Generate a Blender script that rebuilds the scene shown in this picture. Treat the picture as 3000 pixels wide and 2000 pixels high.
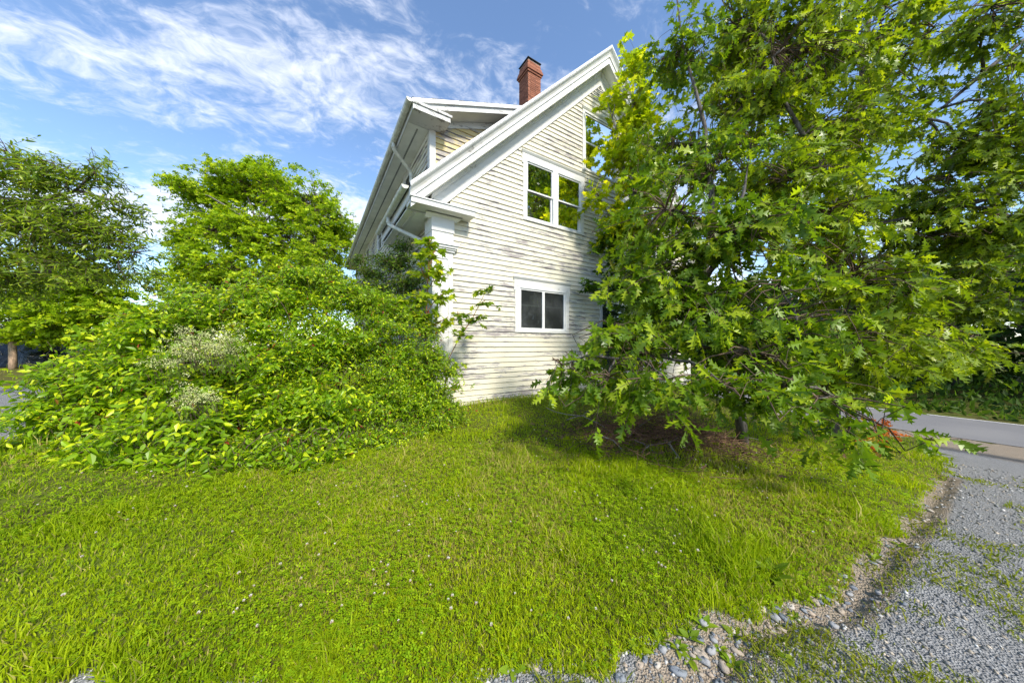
import bpy, math, random
import numpy as np
from mathutils import Vector, Matrix

rng = np.random.default_rng(11)
random.seed(11)
scene = bpy.context.scene
COL = scene.collection
for ob in list(bpy.data.objects):
    bpy.data.objects.remove(ob)

# ------------------------------------------------------------------ camera
EYE = 1.6
FPX = 894.0                       # focal length in pixels of the 3000 px wide photograph
HORIZON = 1010.0
cam_data = bpy.data.cameras.new('camera')
cam_data.sensor_width = 36.0
cam_data.lens = 36.0 * FPX / 3000.0
cam_data.shift_y = (HORIZON - 1000.0) / 3000.0
cam_data.clip_start = 0.05
cam_data.clip_end = 3000.0
cam = bpy.data.objects.new('camera', cam_data)
cam.location = (0, 0, EYE)
cam.rotation_euler = (math.radians(90), 0, 0)
COL.objects.link(cam)
scene.camera = cam

# ------------------------------------------------------------------ sky and sun
SUN_AZ = Vector((0.541, -0.841)).normalized()      # horizontal direction towards the sun
SUN_EL = math.radians(42)
world = bpy.data.worlds.new('World')
scene.world = world
world.use_nodes = True
wn, wl = world.node_tree.nodes, world.node_tree.links
wn.clear()
w_out = wn.new('ShaderNodeOutputWorld')
w_bg = wn.new('ShaderNodeBackground')
w_bg.inputs['Strength'].default_value = 0.15
sky = wn.new('ShaderNodeTexSky')
sky.sky_type = 'NISHITA'
sky.sun_disc = False
sky.sun_elevation = SUN_EL
sky.sun_rotation = math.atan2(SUN_AZ.x, SUN_AZ.y)
sky.air_density = 1.0
sky.dust_density = 0.4
sky.ozone_density = 3.0
hsv = wn.new('ShaderNodeHueSaturation')
hsv.inputs['Saturation'].default_value = 1.02
hsv.inputs['Value'].default_value = 0.67
wl.new(sky.outputs[0], hsv.inputs['Color'])
tc = wn.new('ShaderNodeTexCoord')
sep = wn.new('ShaderNodeSeparateXYZ')
wl.new(tc.outputs['Generated'], sep.inputs[0])


def wmath(op, a, b=None, c=None):
    n = wn.new('ShaderNodeMath')
    n.operation = op
    for i, v in enumerate((a, b, c)):
        if v is None:
            continue
        if isinstance(v, (int, float)):
            n.inputs[i].default_value = v
        else:
            wl.new(v, n.inputs[i])
    return n.outputs[0]


zc = wmath('MAXIMUM', sep.outputs['Z'], 0.0)
den = wmath('ADD', zc, 0.15)
pxx = wmath('DIVIDE', sep.outputs['X'], den)
pyy = wmath('DIVIDE', sep.outputs['Y'], den)
# streak frame: along (0.95, 0.30)
al = wmath('ADD', wmath('MULTIPLY', pxx, 0.953), wmath('MULTIPLY', pyy, 0.303))
ac = wmath('ADD', wmath('MULTIPLY', pxx, -0.303), wmath('MULTIPLY', pyy, 0.953))
comb = wn.new('ShaderNodeCombineXYZ')
wl.new(wmath('MULTIPLY', al, 2.3), comb.inputs[0])
wl.new(wmath('MULTIPLY', ac, 3.1), comb.inputs[1])
comb.inputs[2].default_value = 3.7
warp = wn.new('ShaderNodeTexNoise')
warp.inputs['Scale'].default_value = 1.6
warp.inputs['Detail'].default_value = 3
wl.new(comb.outputs[0], warp.inputs['Vector'])
wadd = wn.new('ShaderNodeVectorMath')
wadd.operation = 'MULTIPLY_ADD'
wl.new(warp.outputs['Color'], wadd.inputs[0])
wadd.inputs[1].default_value = (0.55, 0.55, 0.0)
wl.new(comb.outputs[0], wadd.inputs[2])
n1 = wn.new('ShaderNodeTexNoise')
n1.inputs['Scale'].default_value = 2.1
n1.inputs['Detail'].default_value = 9
n1.inputs['Roughness'].default_value = 0.62
wl.new(wadd.outputs[0], n1.inputs['Vector'])
n2 = wn.new('ShaderNodeTexNoise')
n2.inputs['Scale'].default_value = 11.0
n2.inputs['Detail'].default_value = 6
n2.inputs['Roughness'].default_value = 0.6
wl.new(wadd.outputs[0], n2.inputs['Vector'])
# a broad veil of cirrus runs along the streak direction; more of it lies low over the horizon
dband = wmath('SUBTRACT', ac, 1.05)
dband = wmath('MULTIPLY', wmath('MULTIPLY', dband, dband), -14.0)
band = wmath('EXPONENT', dband)
low = wmath('EXPONENT', wmath('MULTIPLY', wmath('SUBTRACT', ac, 1.98), wmath('MULTIPLY', wmath('SUBTRACT', ac, 1.98), -7.0)))
cov = wmath('ADD', wmath('MULTIPLY', n1.outputs['Fac'], 0.72), wmath('MULTIPLY', n2.outputs['Fac'], 0.34))
cov = wmath('ADD', cov, wmath('MULTIPLY', band, 0.16))
cov = wmath('ADD', cov, wmath('MULTIPLY', low, 0.32))
ramp = wn.new('ShaderNodeMapRange')
ramp.inputs['From Min'].default_value = 0.56
ramp.inputs['From Max'].default_value = 0.90
ramp.interpolation_type = 'SMOOTHSTEP'
ramp.inputs['To Max'].default_value = 0.80
wl.new(cov, ramp.inputs['Value'])
wmix = wn.new('ShaderNodeMixRGB')
wl.new(ramp.outputs[0], wmix.inputs['Fac'])
wl.new(hsv.outputs[0], wmix.inputs['Color1'])
wmix.inputs['Color2'].default_value = (3.0, 3.1, 3.4, 1)
wl.new(wmix.outputs[0], w_bg.inputs['Color'])
wl.new(w_bg.outputs[0], w_out.inputs['Surface'])

sun_data = bpy.data.lights.new('sun', 'SUN')
sun_data.energy = 2.2
sun_data.angle = math.radians(8.0)
sun_data.color = (1.0, 0.93, 0.80)
sun = bpy.data.objects.new('sun', sun_data)
sd = Vector((SUN_AZ.x * math.cos(SUN_EL), SUN_AZ.y * math.cos(SUN_EL), math.sin(SUN_EL)))
sun.rotation_euler = (-sd).to_track_quat('-Z', 'Y').to_euler()
sun.location = sd * 60
COL.objects.link(sun)

scene.view_settings.view_transform = 'Standard'
scene.view_settings.look = 'None'
scene.view_settings.gamma = 1.0
scene.view_settings.use_curve_mapping = False
scene.view_settings.exposure = 1.5
scene.render.engine = 'CYCLES'
scene.cycles.use_denoising = True
scene.cycles.use_light_tree = False
scene.cycles.use_adaptive_sampling = False
scene.cycles.sample_clamp_indirect = 4.0
scene.cycles.max_bounces = 6
scene.cycles.diffuse_bounces = 3
scene.cycles.glossy_bounces = 2
scene.cycles.transmission_bounces = 4
scene.cycles.transparent_max_bounces = 6
scene.cycles.caustics_reflective = False
scene.cycles.caustics_refractive = False


# ------------------------------------------------------------------ small helpers
def W(x, y, depth):
    """photo pixel + metres of depth -> a place in the scene (used once, to survey where things stand)"""
    return np.array([(x - 1500.0) / FPX * depth, depth, EYE + (HORIZON - y) / FPX * depth])


def sstep(a, b, x):
    t = np.clip((np.asarray(x, float) - a) / (b - a), 0, 1)
    return t * t * (3 - 2 * t)


def _hash(ix, iy, seed):
    n = (ix.astype(np.int64) * 374761393 + iy.astype(np.int64) * 668265263 + seed * 974634777) & 0x7fffffff
    n = ((n ^ (n >> 13)) * 1274126177) & 0x7fffffff
    return ((n ^ (n >> 16)) & 0xffff) / 65535.0


def vnoise(x, y, seed=0):
    x = np.asarray(x, float); y = np.asarray(y, float)
    ix, iy = np.floor(x), np.floor(y)
    fx, fy = x - ix, y - iy
    fx = fx * fx * (3 - 2 * fx); fy = fy * fy * (3 - 2 * fy)
    a = _hash(ix, iy, seed); b = _hash(ix + 1, iy, seed)
    c = _hash(ix, iy + 1, seed); d = _hash(ix + 1, iy + 1, seed)
    return (a * (1 - fx) + b * fx) * (1 - fy) + (c * (1 - fx) + d * fx) * fy


def fnoise(x, y, seed=0, octv=3):
    s, amp, tot = 0, 1.0, 0
    for k in range(octv):
        s = s + amp * vnoise(np.asarray(x) * 2 ** k, np.asarray(y) * 2 ** k, seed + 17 * k)
        tot += amp; amp *= 0.5
    return s / tot


def norm(a):
    return a / np.maximum(np.linalg.norm(a, axis=-1, keepdims=True), 1e-9)


def tag(o, label=None, cat=None, group=None, kind=None):
    if label: o['label'] = label
    if cat: o['category'] = cat
    if group: o['group'] = group
    if kind: o['kind'] = kind
    return o


def empty(name, loc=(0, 0, 0), rz=0.0, label=None, cat=None, group=None):
    o = bpy.data.objects.new(name, None)
    o.location = loc
    o.rotation_euler = (0, 0, rz)
    o.empty_display_size = 0.2
    COL.objects.link(o)
    return tag(o, label, cat, group)


def link(name, me, parent=None, mat=None):
    o = bpy.data.objects.new(name, me)
    COL.objects.link(o)
    if mat is not None and not me.materials:
        me.materials.append(mat)
    if parent is not None:
        o.parent = parent
    return o


def np_mesh(name, V, F, tint=None, smooth=False):
    V = np.ascontiguousarray(V, dtype=np.float32).reshape(-1, 3)
    F = np.ascontiguousarray(F, dtype=np.int32)
    k = F.shape[1]
    me = bpy.data.meshes.new(name)
    me.vertices.add(len(V)); me.vertices.foreach_set('co', V.ravel())
    me.loops.add(F.size); me.loops.foreach_set('vertex_index', F.ravel())
    me.polygons.add(len(F))
    me.polygons.foreach_set('loop_start', np.arange(0, F.size, k, dtype=np.int32))
    me.update(calc_edges=True)
    if smooth:
        me.polygons.foreach_set('use_smooth', np.ones(len(F), dtype=bool))
    if tint is not None:
        at = me.attributes.new('tint', 'FLOAT_COLOR', 'POINT')
        c = np.ones((len(V), 4), dtype=np.float32); c[:, :3] = tint
        at.data.foreach_set('color', c.ravel())
    return me


class MB:
    """collects shapes given in a wall frame f(a, o, z) and links them as one mesh"""
    def __init__(self, f=None):
        self.v, self.f, self.fn = [], [], f or (lambda a, o, z: (a, o, z))

    def add(self, verts, faces):
        n = len(self.v)
        self.v += [self.fn(*p) for p in verts]
        self.f += [tuple(i + n for i in q) for q in faces]
        return self

    def box(self, a0, a1, o0, o1, z0, z1):
        vs = [(a0, o0, z0), (a1, o0, z0), (a1, o1, z0), (a0, o1, z0), (a0, o0, z1), (a1, o0, z1), (a1, o1, z1), (a0, o1, z1)]
        return self.add(vs, [(0, 3, 2, 1), (4, 5, 6, 7), (0, 1, 5, 4), (1, 2, 6, 5), (2, 3, 7, 6), (3, 0, 4, 7)])

    def loft(self, sec0, sec1, closed=True, caps=True):
        n = len(sec0)
        fs = [(i, (i + 1) % n, n + (i + 1) % n, n + i) for i in range(n if closed else n - 1)]
        if caps and closed:
            fs += [tuple(range(n))[::-1], tuple(range(n, 2 * n))]
        return self.add(list(sec0) + list(sec1), fs)

    def tube(self, path, rad, k=8, caps=True):
        P = [Vector(p) for p in path]
        R = rad if hasattr(rad, '__len__') else [rad] * len(P)
        rings, ref = [], Vector((0.3, 0.2, 1)).normalized()
        for i, p in enumerate(P):
            d = (P[min(i + 1, len(P) - 1)] - P[max(i - 1, 0)]).normalized()
            x = d.cross(ref)
            if x.length < 1e-3:
                x = d.cross(Vector((1, 0, 0)))
            x.normalize(); y = d.cross(x)
            rings.append([p + (x * math.cos(2 * math.pi * j / k) + y * math.sin(2 * math.pi * j / k)) * R[i] for j in range(k)])
        vs = [tuple(q) for r in rings for q in r]
        fs = []
        for i in range(len(P) - 1):
            for j in range(k):
                fs.append((i * k + j, i * k + (j + 1) % k, (i + 1) * k + (j + 1) % k, (i + 1) * k + j))
        if caps:
            fs += [tuple(range(k))[::-1], tuple(range((len(P) - 1) * k, len(P) * k))]
        return self.add(vs, fs)

    def build(self, name, mat, parent=None, smooth=False):
        me = bpy.data.meshes.new(name)
        me.from_pydata(self.v, [], self.f)
        me.update()
        if smooth:
            me.polygons.foreach_set('use_smooth', [True] * len(me.polygons))
        me.materials.append(mat)
        return link(name, me, parent)


# ------------------------------------------------------------------ materials
def new_mat(name):
    m = bpy.data.materials.new(name)
    m.use_nodes = True
    nt = m.node_tree
    nt.nodes.clear()
    out = nt.nodes.new('ShaderNodeOutputMaterial')
    return m, nt, out


class NT:
    def __init__(self, name):
        self.m, self.t, self.out = new_mat(name)
        self.n, self.l = self.t.nodes, self.t.links

    def node(self, typ, **kw):
        n = self.n.new(typ)
        for k, v in kw.items():
            setattr(n, k, v)
        return n

    def put(self, sock, v):
        if isinstance(v, bpy.types.NodeSocket):
            self.l.new(v, sock)
        else:
            if isinstance(v, (tuple, list)) and len(v) == 3 and sock.type == 'RGBA':
                v = (*v, 1)
            sock.default_value = v

    def coords(self, kind='Object', scale=(1, 1, 1)):
        t = self.node('ShaderNodeTexCoord')
        mp = self.node('ShaderNodeMapping')
        mp.inputs['Scale'].default_value = scale
        self.l.new(t.outputs[kind], mp.inputs['Vector'])
        return mp.outputs[0]

    def noise(self, vec, scale=1.0, detail=4, rough=0.55):
        n = self.node('ShaderNodeTexNoise')
        self.l.new(vec, n.inputs['Vector'])
        n.inputs['Scale'].default_value = scale
        n.inputs['Detail'].default_value = detail
        n.inputs['Roughness'].default_value = rough
        return n.outputs['Fac']

    def rng(self, v, a, b, c=0.0, d=1.0, smooth=True):
        n = self.node('ShaderNodeMapRange')
        if smooth: n.interpolation_type = 'SMOOTHSTEP'
        self.put(n.inputs['Value'], v)
        for k, x in (('From Min', a), ('From Max', b), ('To Min', c), ('To Max', d)):
            n.inputs[k].default_value = x
        return n.outputs[0]

    def math(self, op, a, b=0.0):
        n = self.node('ShaderNodeMath', operation=op)
        self.put(n.inputs[0], a); self.put(n.inputs[1], b)
        return n.outputs[0]

    def mix(self, f, a, b, mode='MIX'):
        n = self.node('ShaderNodeMixRGB', blend_type=mode)
        self.put(n.inputs[0], f); self.put(n.inputs[1], a); self.put(n.inputs[2], b)
        return n.outputs[0]

    def bump(self, h, strength=0.3, dist=0.01):
        n = self.node('ShaderNodeBump')
        n.inputs['Strength'].default_value = strength
        n.inputs['Distance'].default_value = dist
        self.put(n.inputs['Height'], h)
        return n.outputs[0]

    def principled(self, col, rough=0.6, spec=0.4, nrm=None, metal=0.0, ior=None):
        p = self.node('ShaderNodeBsdfPrincipled')
        self.put(p.inputs['Base Color'], col)
        self.put(p.inputs['Roughness'], rough)
        p.inputs['Specular IOR Level'].default_value = spec
        p.inputs['Metallic'].default_value = metal
        if ior: p.inputs['IOR'].default_value = ior
        if nrm is not None: self.l.new(nrm, p.inputs['Normal'])
        return p

    def done(self, shader):
        self.l.new(shader.outputs[0], self.out.inputs['Surface'])
        return self.m


def leaf_material(name, rough=0.38, spec=0.5, trans=0.38, boost=(1.5, 1.5, 0.9)):
    t = NT(name)
    a = t.node('ShaderNodeAttribute', attribute_name='tint')
    p = t.principled(a.outputs['Color'], rough, spec)
    tr = t.node('ShaderNodeBsdfTranslucent')
    t.put(tr.inputs['Color'], t.mix(1.0, a.outputs['Color'], boost, 'MULTIPLY'))
    mx = t.node('ShaderNodeMixShader')
    mx.inputs[0].default_value = trans
    t.l.new(p.outputs[0], mx.inputs[1]); t.l.new(tr.outputs[0], mx.inputs[2])
    return t.done(mx)


def paint_material(name, col, wood=(0.27, 0.245, 0.235), amount=0.0, zscale=14.0, grime=(0.40, 0.37, 0.30), along=1.9, white=None):
    """flaking oil paint over grey weathered boards, streaked along the boards"""
    t = NT(name)
    info = t.node('ShaderNodeObjectInfo')
    c1 = t.coords('Object', (along, along, zscale))
    big = t.noise(t.coords('Object', (0.7, 0.7, 1.6)), 1.0, 5, 0.6)
    n = t.noise(c1, 1.3, 9, 0.72)
    lvl = t.math('ADD', n, t.math('MULTIPLY', t.math('SUBTRACT', info.outputs['Random'], 0.5), 0.13))
    lvl = t.math('ADD', lvl, t.math('MULTIPLY', t.math('SUBTRACT', big, 0.5), 0.60))
    lvl = t.math('ADD', lvl, amount)
    peel = t.rng(lvl, 0.580, 0.615)
    flake = t.rng(t.noise(t.coords('Object', (9, 9, 60)), 1.6, 4, 0.7), 0.655, 0.675)
    flake = t.math('MULTIPLY', flake, t.rng(lvl, 0.44, 0.56))
    mask = t.math('MAXIMUM', peel, flake)
    wcol = t.mix(t.noise(t.coords('Object', (3, 3, 120)), 1.0, 3), tuple(x * 0.55 for x in wood), tuple(min(1, x * 1.55) for x in wood))
    if white is not None:
        # remains of a white primer between bare wood and top coat
        wcol = t.mix(t.rng(lvl, 0.60, 0.66), white, wcol)
    base = t.mix(t.rng(t.noise(t.coords('Object', (1.5, 1.5, 9)), 1.0, 5), 0.40, 0.78), col, tuple(x * y for x, y in zip(col, (0.90, 0.88, 0.83))))
    base = t.mix(t.math('MULTIPLY', t.rng(big, 0.52, 0.75), 0.28), base, grime)
    bc = t.mix(mask, base, wcol)
    h = t.math('ADD', t.math('MULTIPLY', mask, -1.0), t.math('MULTIPLY', t.noise(t.coords('Object', (8, 8, 70)), 1.0, 3), 0.35))
    p = t.principled(bc, t.rng(mask, 0, 1, 0.55, 0.9, False), 0.3, t.bump(h, 0.5, 0.004))
    return t.done(p)


def plain_material(name, col, rough=0.6, spec=0.4, var=0.25, scale=6.0, metal=0.0, bump=0.0, rand=0.0, stretch=(1, 1, 1)):
    t = NT(name)
    n = t.noise(t.coords('Object', stretch), scale, 6, 0.6)
    c = t.mix(t.rng(n, 0.3, 0.72), tuple(x * (1 - var) for x in col), tuple(min(1, x * (1 + var)) for x in col))
    if rand:
        info = t.node('ShaderNodeObjectInfo')
        hs = t.node('ShaderNodeHueSaturation')
        t.put(hs.inputs['Value'], t.rng(info.outputs['Random'], 0, 1, 1 - rand, 1 + rand, False))
        t.put(hs.inputs['Color'], c)
        c = hs.outputs[0]
    p = t.principled(c, rough, spec, t.bump(n, bump, 0.01) if bump else None, metal)
    return t.done(p)


M = {}
M['cream'] = paint_material('cream_clapboard_paint', (0.63, 0.595, 0.475), amount=0.035, white=(0.50, 0.49, 0.46))
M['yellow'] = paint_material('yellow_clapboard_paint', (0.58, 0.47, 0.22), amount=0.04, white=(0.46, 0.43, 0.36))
M['side'] = paint_material('side_clapboard_paint', (0.66, 0.63, 0.50), amount=0.055, white=(0.50, 0.49, 0.46))  # gable cream lightened, so the colour carries bounce light
M['trim'] = paint_material('white_trim_paint', (0.64, 0.64, 0.615), wood=(0.33, 0.32, 0.30), amount=-0.085, zscale=9.0, along=5.0, grime=(0.50, 0.50, 0.45))
M['trim_worn'] = paint_material('worn_trim_paint', (0.58, 0.58, 0.55), wood=(0.28, 0.27, 0.25), amount=-0.01, zscale=14.0, along=4.0, grime=(0.40, 0.40, 0.36))
M['soffit'] = plain_material('soffit_paint', (0.74, 0.745, 0.68), 0.6, 0.3, 0.07, 3.0)  # lighter than the white trim: bounce light put into the colour
M['sash'] = plain_material('vinyl_sash', (0.66, 0.67, 0.66), 0.35, 0.45, 0.04, 5.0)
M['gutter'] = plain_material('gutter_metal', (0.58, 0.58, 0.49), 0.4, 0.45, 0.18, 7.0, bump=0.08)
M['dark'] = plain_material('painted_room_shade', (0.012, 0.013, 0.014), 0.9, 0.1, 0.3)  # near-black colour stands in for the darkness of an unlit room
M['reflection_bar'] = plain_material('reflection_line_paint', (0.30, 0.31, 0.30), 0.6, 0.2, 0.2)  # grey for the bar that imitates a line reflected in the pane
M['screen'] = plain_material('window_screen_slot', (0.05, 0.06, 0.06), 0.8, 0.2, 0.3)
M['shingle'] = plain_material('asphalt_shingle', (0.10, 0.095, 0.09), 0.95, 0.15, 0.4, 40.0, bump=0.3)
M['mortar'] = plain_material('mortar', (0.24, 0.20, 0.17), 0.95, 0.1, 0.2, 30.0, bump=0.2)
M['flue'] = plain_material('slate_cap', (0.035, 0.04, 0.043), 0.7, 0.3, 0.3, 9.0)
M['concrete'] = plain_material('foundation_concrete', (0.27, 0.255, 0.225), 0.95, 0.15, 0.35, 5.0, bump=0.5)


def brick_material():
    t = NT('chimney_brick')
    info = t.node('ShaderNodeObjectInfo')
    n = t.noise(t.coords('Object'), 18.0, 5, 0.65)
    c = t.mix(info.outputs['Random'], (0.19, 0.075, 0.045), (0.33, 0.135, 0.08))
    c = t.mix(t.rng(n, 0.5, 0.75, 0, 0.55), c, (0.20, 0.10, 0.085))
    return t.done(t.principled(c, 0.9, 0.2, t.bump(n, 0.5, 0.01)))


M['brick'] = brick_material()


def glass_material(name='window_glass', ior=1.48, film=0.32, filmcol=(0.20, 0.22, 0.22, 1)):
    t = NT(name)
    fr = t.node('ShaderNodeFresnel')
    fr.inputs['IOR'].default_value = ior
    gl = t.node('ShaderNodeBsdfGlossy')
    gl.inputs['Roughness'].default_value = 0.015
    gl.inputs['Color'].default_value = (0.95, 0.97, 1.0, 1)
    tr = t.node('ShaderNodeBsdfTransparent')
    tr.inputs['Color'].default_value = (0.55, 0.6, 0.6, 1)
    # dusty film
    df = t.node('ShaderNodeBsdfDiffuse')
    df.inputs['Color'].default_value = filmcol
    mx0 = t.node('ShaderNodeMixShader')
    t.put(mx0.inputs[0], t.rng(t.noise(t.coords('Object'), 1.6, 5), 0.42, 0.8, film * 0.25, film))
    t.l.new(tr.outputs[0], mx0.inputs[1]); t.l.new(df.outputs[0], mx0.inputs[2])
    mx = t.node('ShaderNodeMixShader')
    t.l.new(fr.outputs[0], mx.inputs[0]); t.l.new(mx0.outputs[0], mx.inputs[1]); t.l.new(gl.outputs[0], mx.inputs[2])
    return t.done(mx)


M['glass'] = glass_material()
M['glass_screen'] = glass_material('screened_window_glass', 1.24, 0.45, (0.13, 0.14, 0.14, 1))


def bark_material(name, a, b, scale=9.0):
    t = NT(name)
    n = t.noise(t.coords('Object', (1, 1, 0.25)), scale * 3, 6, 0.65)
    c = t.mix(t.rng(n, 0.35, 0.7), a, b)
    return t.done(t.principled(c, 0.9, 0.2, t.bump(n, 0.6, 0.01)))


M['bark'] = bark_material('oak_bark', (0.055, 0.048, 0.042), (0.16, 0.145, 0.13))
M['bark_pale'] = bark_material('maple_bark', (0.10, 0.09, 0.075), (0.24, 0.22, 0.19))
M['twig'] = bark_material('twig_bark', (0.075, 0.05, 0.035), (0.17, 0.12, 0.085), 30)
M['twig_red'] = bark_material('petiole', (0.20, 0.075, 0.03), (0.28, 0.14, 0.04), 30)
M['dead'] = bark_material('dead_wood', (0.13, 0.11, 0.095), (0.34, 0.31, 0.28), 16)
M['dead_brown'] = bark_material('dead_brown_twig', (0.09, 0.05, 0.035), (0.21, 0.125, 0.085), 16)
M['deadleaf'] = leaf_material('dead_leaf', 0.8, 0.2, 0.15)
M['leaf'] = leaf_material('leaf_glossy', 0.36, 0.32, 0.42, (1.6, 1.6, 0.8))
M['leaf_soft'] = leaf_material('leaf_soft', 0.55, 0.2, 0.45, (1.6, 1.6, 0.8))
M['grass'] = leaf_material('grass_blade', 0.6, 0.15, 0.42, (1.5, 1.5, 0.8))
M['petal'] = leaf_material('petal', 0.7, 0.2, 0.35, (1, 1, 1))


def stone_material():
    t = NT('gravel_stone')
    a = t.node('ShaderNodeAttribute', attribute_name='tint')
    n = t.noise(t.coords('Object'), 60.0, 4)
    c = t.mix(t.rng(n, 0.35, 0.75), t.mix(1.0, a.outputs['Color'], (0.72, 0.72, 0.72), 'MULTIPLY'), t.mix(1.0, a.outputs['Color'], (1.2, 1.2, 1.2), 'MULTIPLY'))
    return t.done(t.principled(c, 0.75, 0.35, t.bump(n, 0.25, 0.005)))


M['stone'] = stone_material()


def soil_material():
    t = NT('lawn_soil')
    co = t.coords('Object')
    n = t.noise(co, 14.0, 6, 0.65)
    n2 = t.noise(co, 0.9, 4)
    c = t.mix(t.rng(n, 0.35, 0.7), (0.06, 0.055, 0.018), (0.13, 0.125, 0.03))
    c = t.mix(t.rng(n2, 0.4, 0.7), c, (0.10, 0.13, 0.018))
    return t.done(t.principled(c, 0.95, 0.1, t.bump(n, 0.6, 0.03)))


def gravel_material():
    t = NT('gravel_bed')
    co = t.coords('Object')
    vor = t.node('ShaderNodeTexVoronoi')
    vor.inputs['Scale'].default_value = 95.0
    t.l.new(co, vor.inputs['Vector'])
    n = t.noise(co, 120.0, 4)
    n2 = t.noise(co, 1.1, 5)
    c = t.mix(vor.outputs['Color'], (0.15, 0.152, 0.15), (0.36, 0.352, 0.335))
    hs = t.node('ShaderNodeHueSaturation')
    hs.inputs['Saturation'].default_value = 0.45
    t.put(hs.inputs['Color'], c)
    sand = t.mix(t.rng(n, 0.3, 0.7), (0.24, 0.19, 0.135), (0.38, 0.315, 0.24))
    at = t.node('ShaderNodeAttribute', attribute_name='sand')
    f = t.math('ADD', at.outputs['Fac'], t.math('MULTIPLY', t.math('SUBTRACT', n2, 0.5), 0.7))
    c = t.mix(t.rng(f, 0.35, 0.65), hs.outputs[0], sand)
    h = t.math('ADD', vor.outputs['Distance'], t.math('MULTIPLY', n, 0.3))
    return t.done(t.principled(c, 0.9, 0.25, t.bump(h, 0.8, 0.02)))


def asphalt_material():
    t = NT('asphalt')
    co = t.coords('Object')
    n = t.noise(co, 160.0, 3)
    n2 = t.noise(co, 0.7, 4)
    c = t.mix(t.rng(n, 0.3, 0.7), (0.145, 0.142, 0.142), (0.215, 0.21, 0.21))
    c = t.mix(t.rng(n2, 0.4, 0.75, 0, 0.5), c, (0.24, 0.232, 0.222))
    return t.done(t.principled(c, 0.9, 0.25, t.bump(n, 0.3, 0.01)))


M['soil'] = soil_material()
M['gravel'] = gravel_material()
M['asphalt'] = asphalt_material()
M['line'] = plain_material('road_line', (0.62, 0.61, 0.58), 0.8, 0.3, 0.2, 20)
M['rubber'] = plain_material('cable_black', (0.012, 0.012, 0.013), 0.5, 0.3, 0.2)
M['cordwood'] = plain_material('peeled_post', (0.36, 0.25, 0.17), 0.85, 0.2, 0.35, 22, bump=0.4, stretch=(1, 1, 0.3))


def plastic_material():
    t = NT('black_plastic_sheet')
    co = t.coords('Object')
    n = t.noise(co, 3.0, 5, 0.6)
    return t.done(t.principled((0.010, 0.010, 0.011), 0.24, 0.5, t.bump(n, 0.9, 0.12)))


M['plastic'] = plastic_material()
M['stake'] = plain_material('white_stake', (0.8, 0.8, 0.78), 0.5)
M['red'] = plain_material('red_band', (0.55, 0.06, 0.04), 0.5)

# ------------------------------------------------------------------ terrain
UX, UY = math.cos(math.radians(32.75)), math.sin(math.radians(32.75))
U = np.array([UX, UY]); Vd = np.array([-UY, UX])
P0 = np.array([-1.637, 6.2])          # street corner of the house
BASE_Z = 0.28
ROAD_Z = -0.8
R0, R1 = 13.9, 17.8                   # road edges, metres along U


def ground0(X, Y):
    X = np.asarray(X, float); Y = np.asarray(Y, float)
    s = (X - P0[0]) * Vd[0] + (Y - P0[1]) * Vd[1]
    r = X * U[0] + Y * U[1]
    base = ROAD_Z * sstep(4.0, 13.4, r)
    m = sstep(-4.6, -0.2, s) * (1 - sstep(9.5, 13.0, r))
    h = base * (1 - m) + BASE_Z * m
    h = h + 0.5 * sstep(8, 15, Y) * sstep(-6, -11, X)
    verge = sstep(R1 + 0.4, R1 + 6, r)
    return h + verge * 0.5


def pix_ground(x, y, f=ground0):
    d = np.array([(x - 1500.0) / FPX, 1.0, (HORIZON - y) / FPX])
    t = 1.0
    for _ in range(60):
        z = float(f(d[0] * t, t))
        t2 = (EYE - z) / -d[2]
        t = 0.5 * t + 0.5 * t2
    return np.array([d[0] * t, t])


edge_px = [(1505, 1950), (1640, 1962), (1747, 1951), (1888, 1900), (2010, 1851), (2060, 1815), (2186, 1791), (2271, 1771), (2341, 1751), (2437, 1716),
           (2522, 1625), (2610, 1555), (2690, 1480), (2745, 1400), (2800, 1372), (2740, 1318), (2690, 1283)]
EDGE = [np.array([-14.0, 1.25]), np.array([-3.2, 1.36]), np.array([-2.0, 1.40]), np.array([-0.8, 1.37])] + [pix_ground(*p) for p in edge_px]
last = EDGE[-1]
EDGE.append(last + Vd * 3.0); EDGE.append(last + Vd * 60.0)
EDGE = np.array(EDGE)
POLY = np.vstack([EDGE, [[90, 120], [90, -60], [-14, -60]]])
ditch_px = [(2070, 2060), (2145, 1957), (2221, 1881), (2356, 1826), (2477, 1781), (2552, 1716), (2600, 1640), (2690, 1545), (2745, 1460), (2775, 1400)]
DITCH = np.array([pix_ground(*p) for p in ditch_px])


def in_poly(X, Y, poly):
    X = np.asarray(X); Y = np.asarray(Y)
    c = np.zeros(X.shape, bool)
    n = len(poly)
    for i in range(n):
        x1, y1 = poly[i]; x2, y2 = poly[(i + 1) % n]
        if y1 == y2: continue
        cond = (y1 > Y) != (y2 > Y)
        xi = (x2 - x1) * (Y - y1) / (y2 - y1) + x1
        c ^= cond & (X < xi)
    return c


def poly_dist(X, Y, pl):
    X = np.asarray(X, float); Y = np.asarray(Y, float)
    best = np.full(X.shape, 1e9)
    for a, b in zip(pl[:-1], pl[1:]):
        d = b - a
        L = d @ d
        t = np.clip(((X - a[0]) * d[0] + (Y - a[1]) * d[1]) / L, 0, 1)
        best = np.minimum(best, np.hypot(X - a[0] - t * d[0], Y - a[1] - t * d[1]))
    return best


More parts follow.
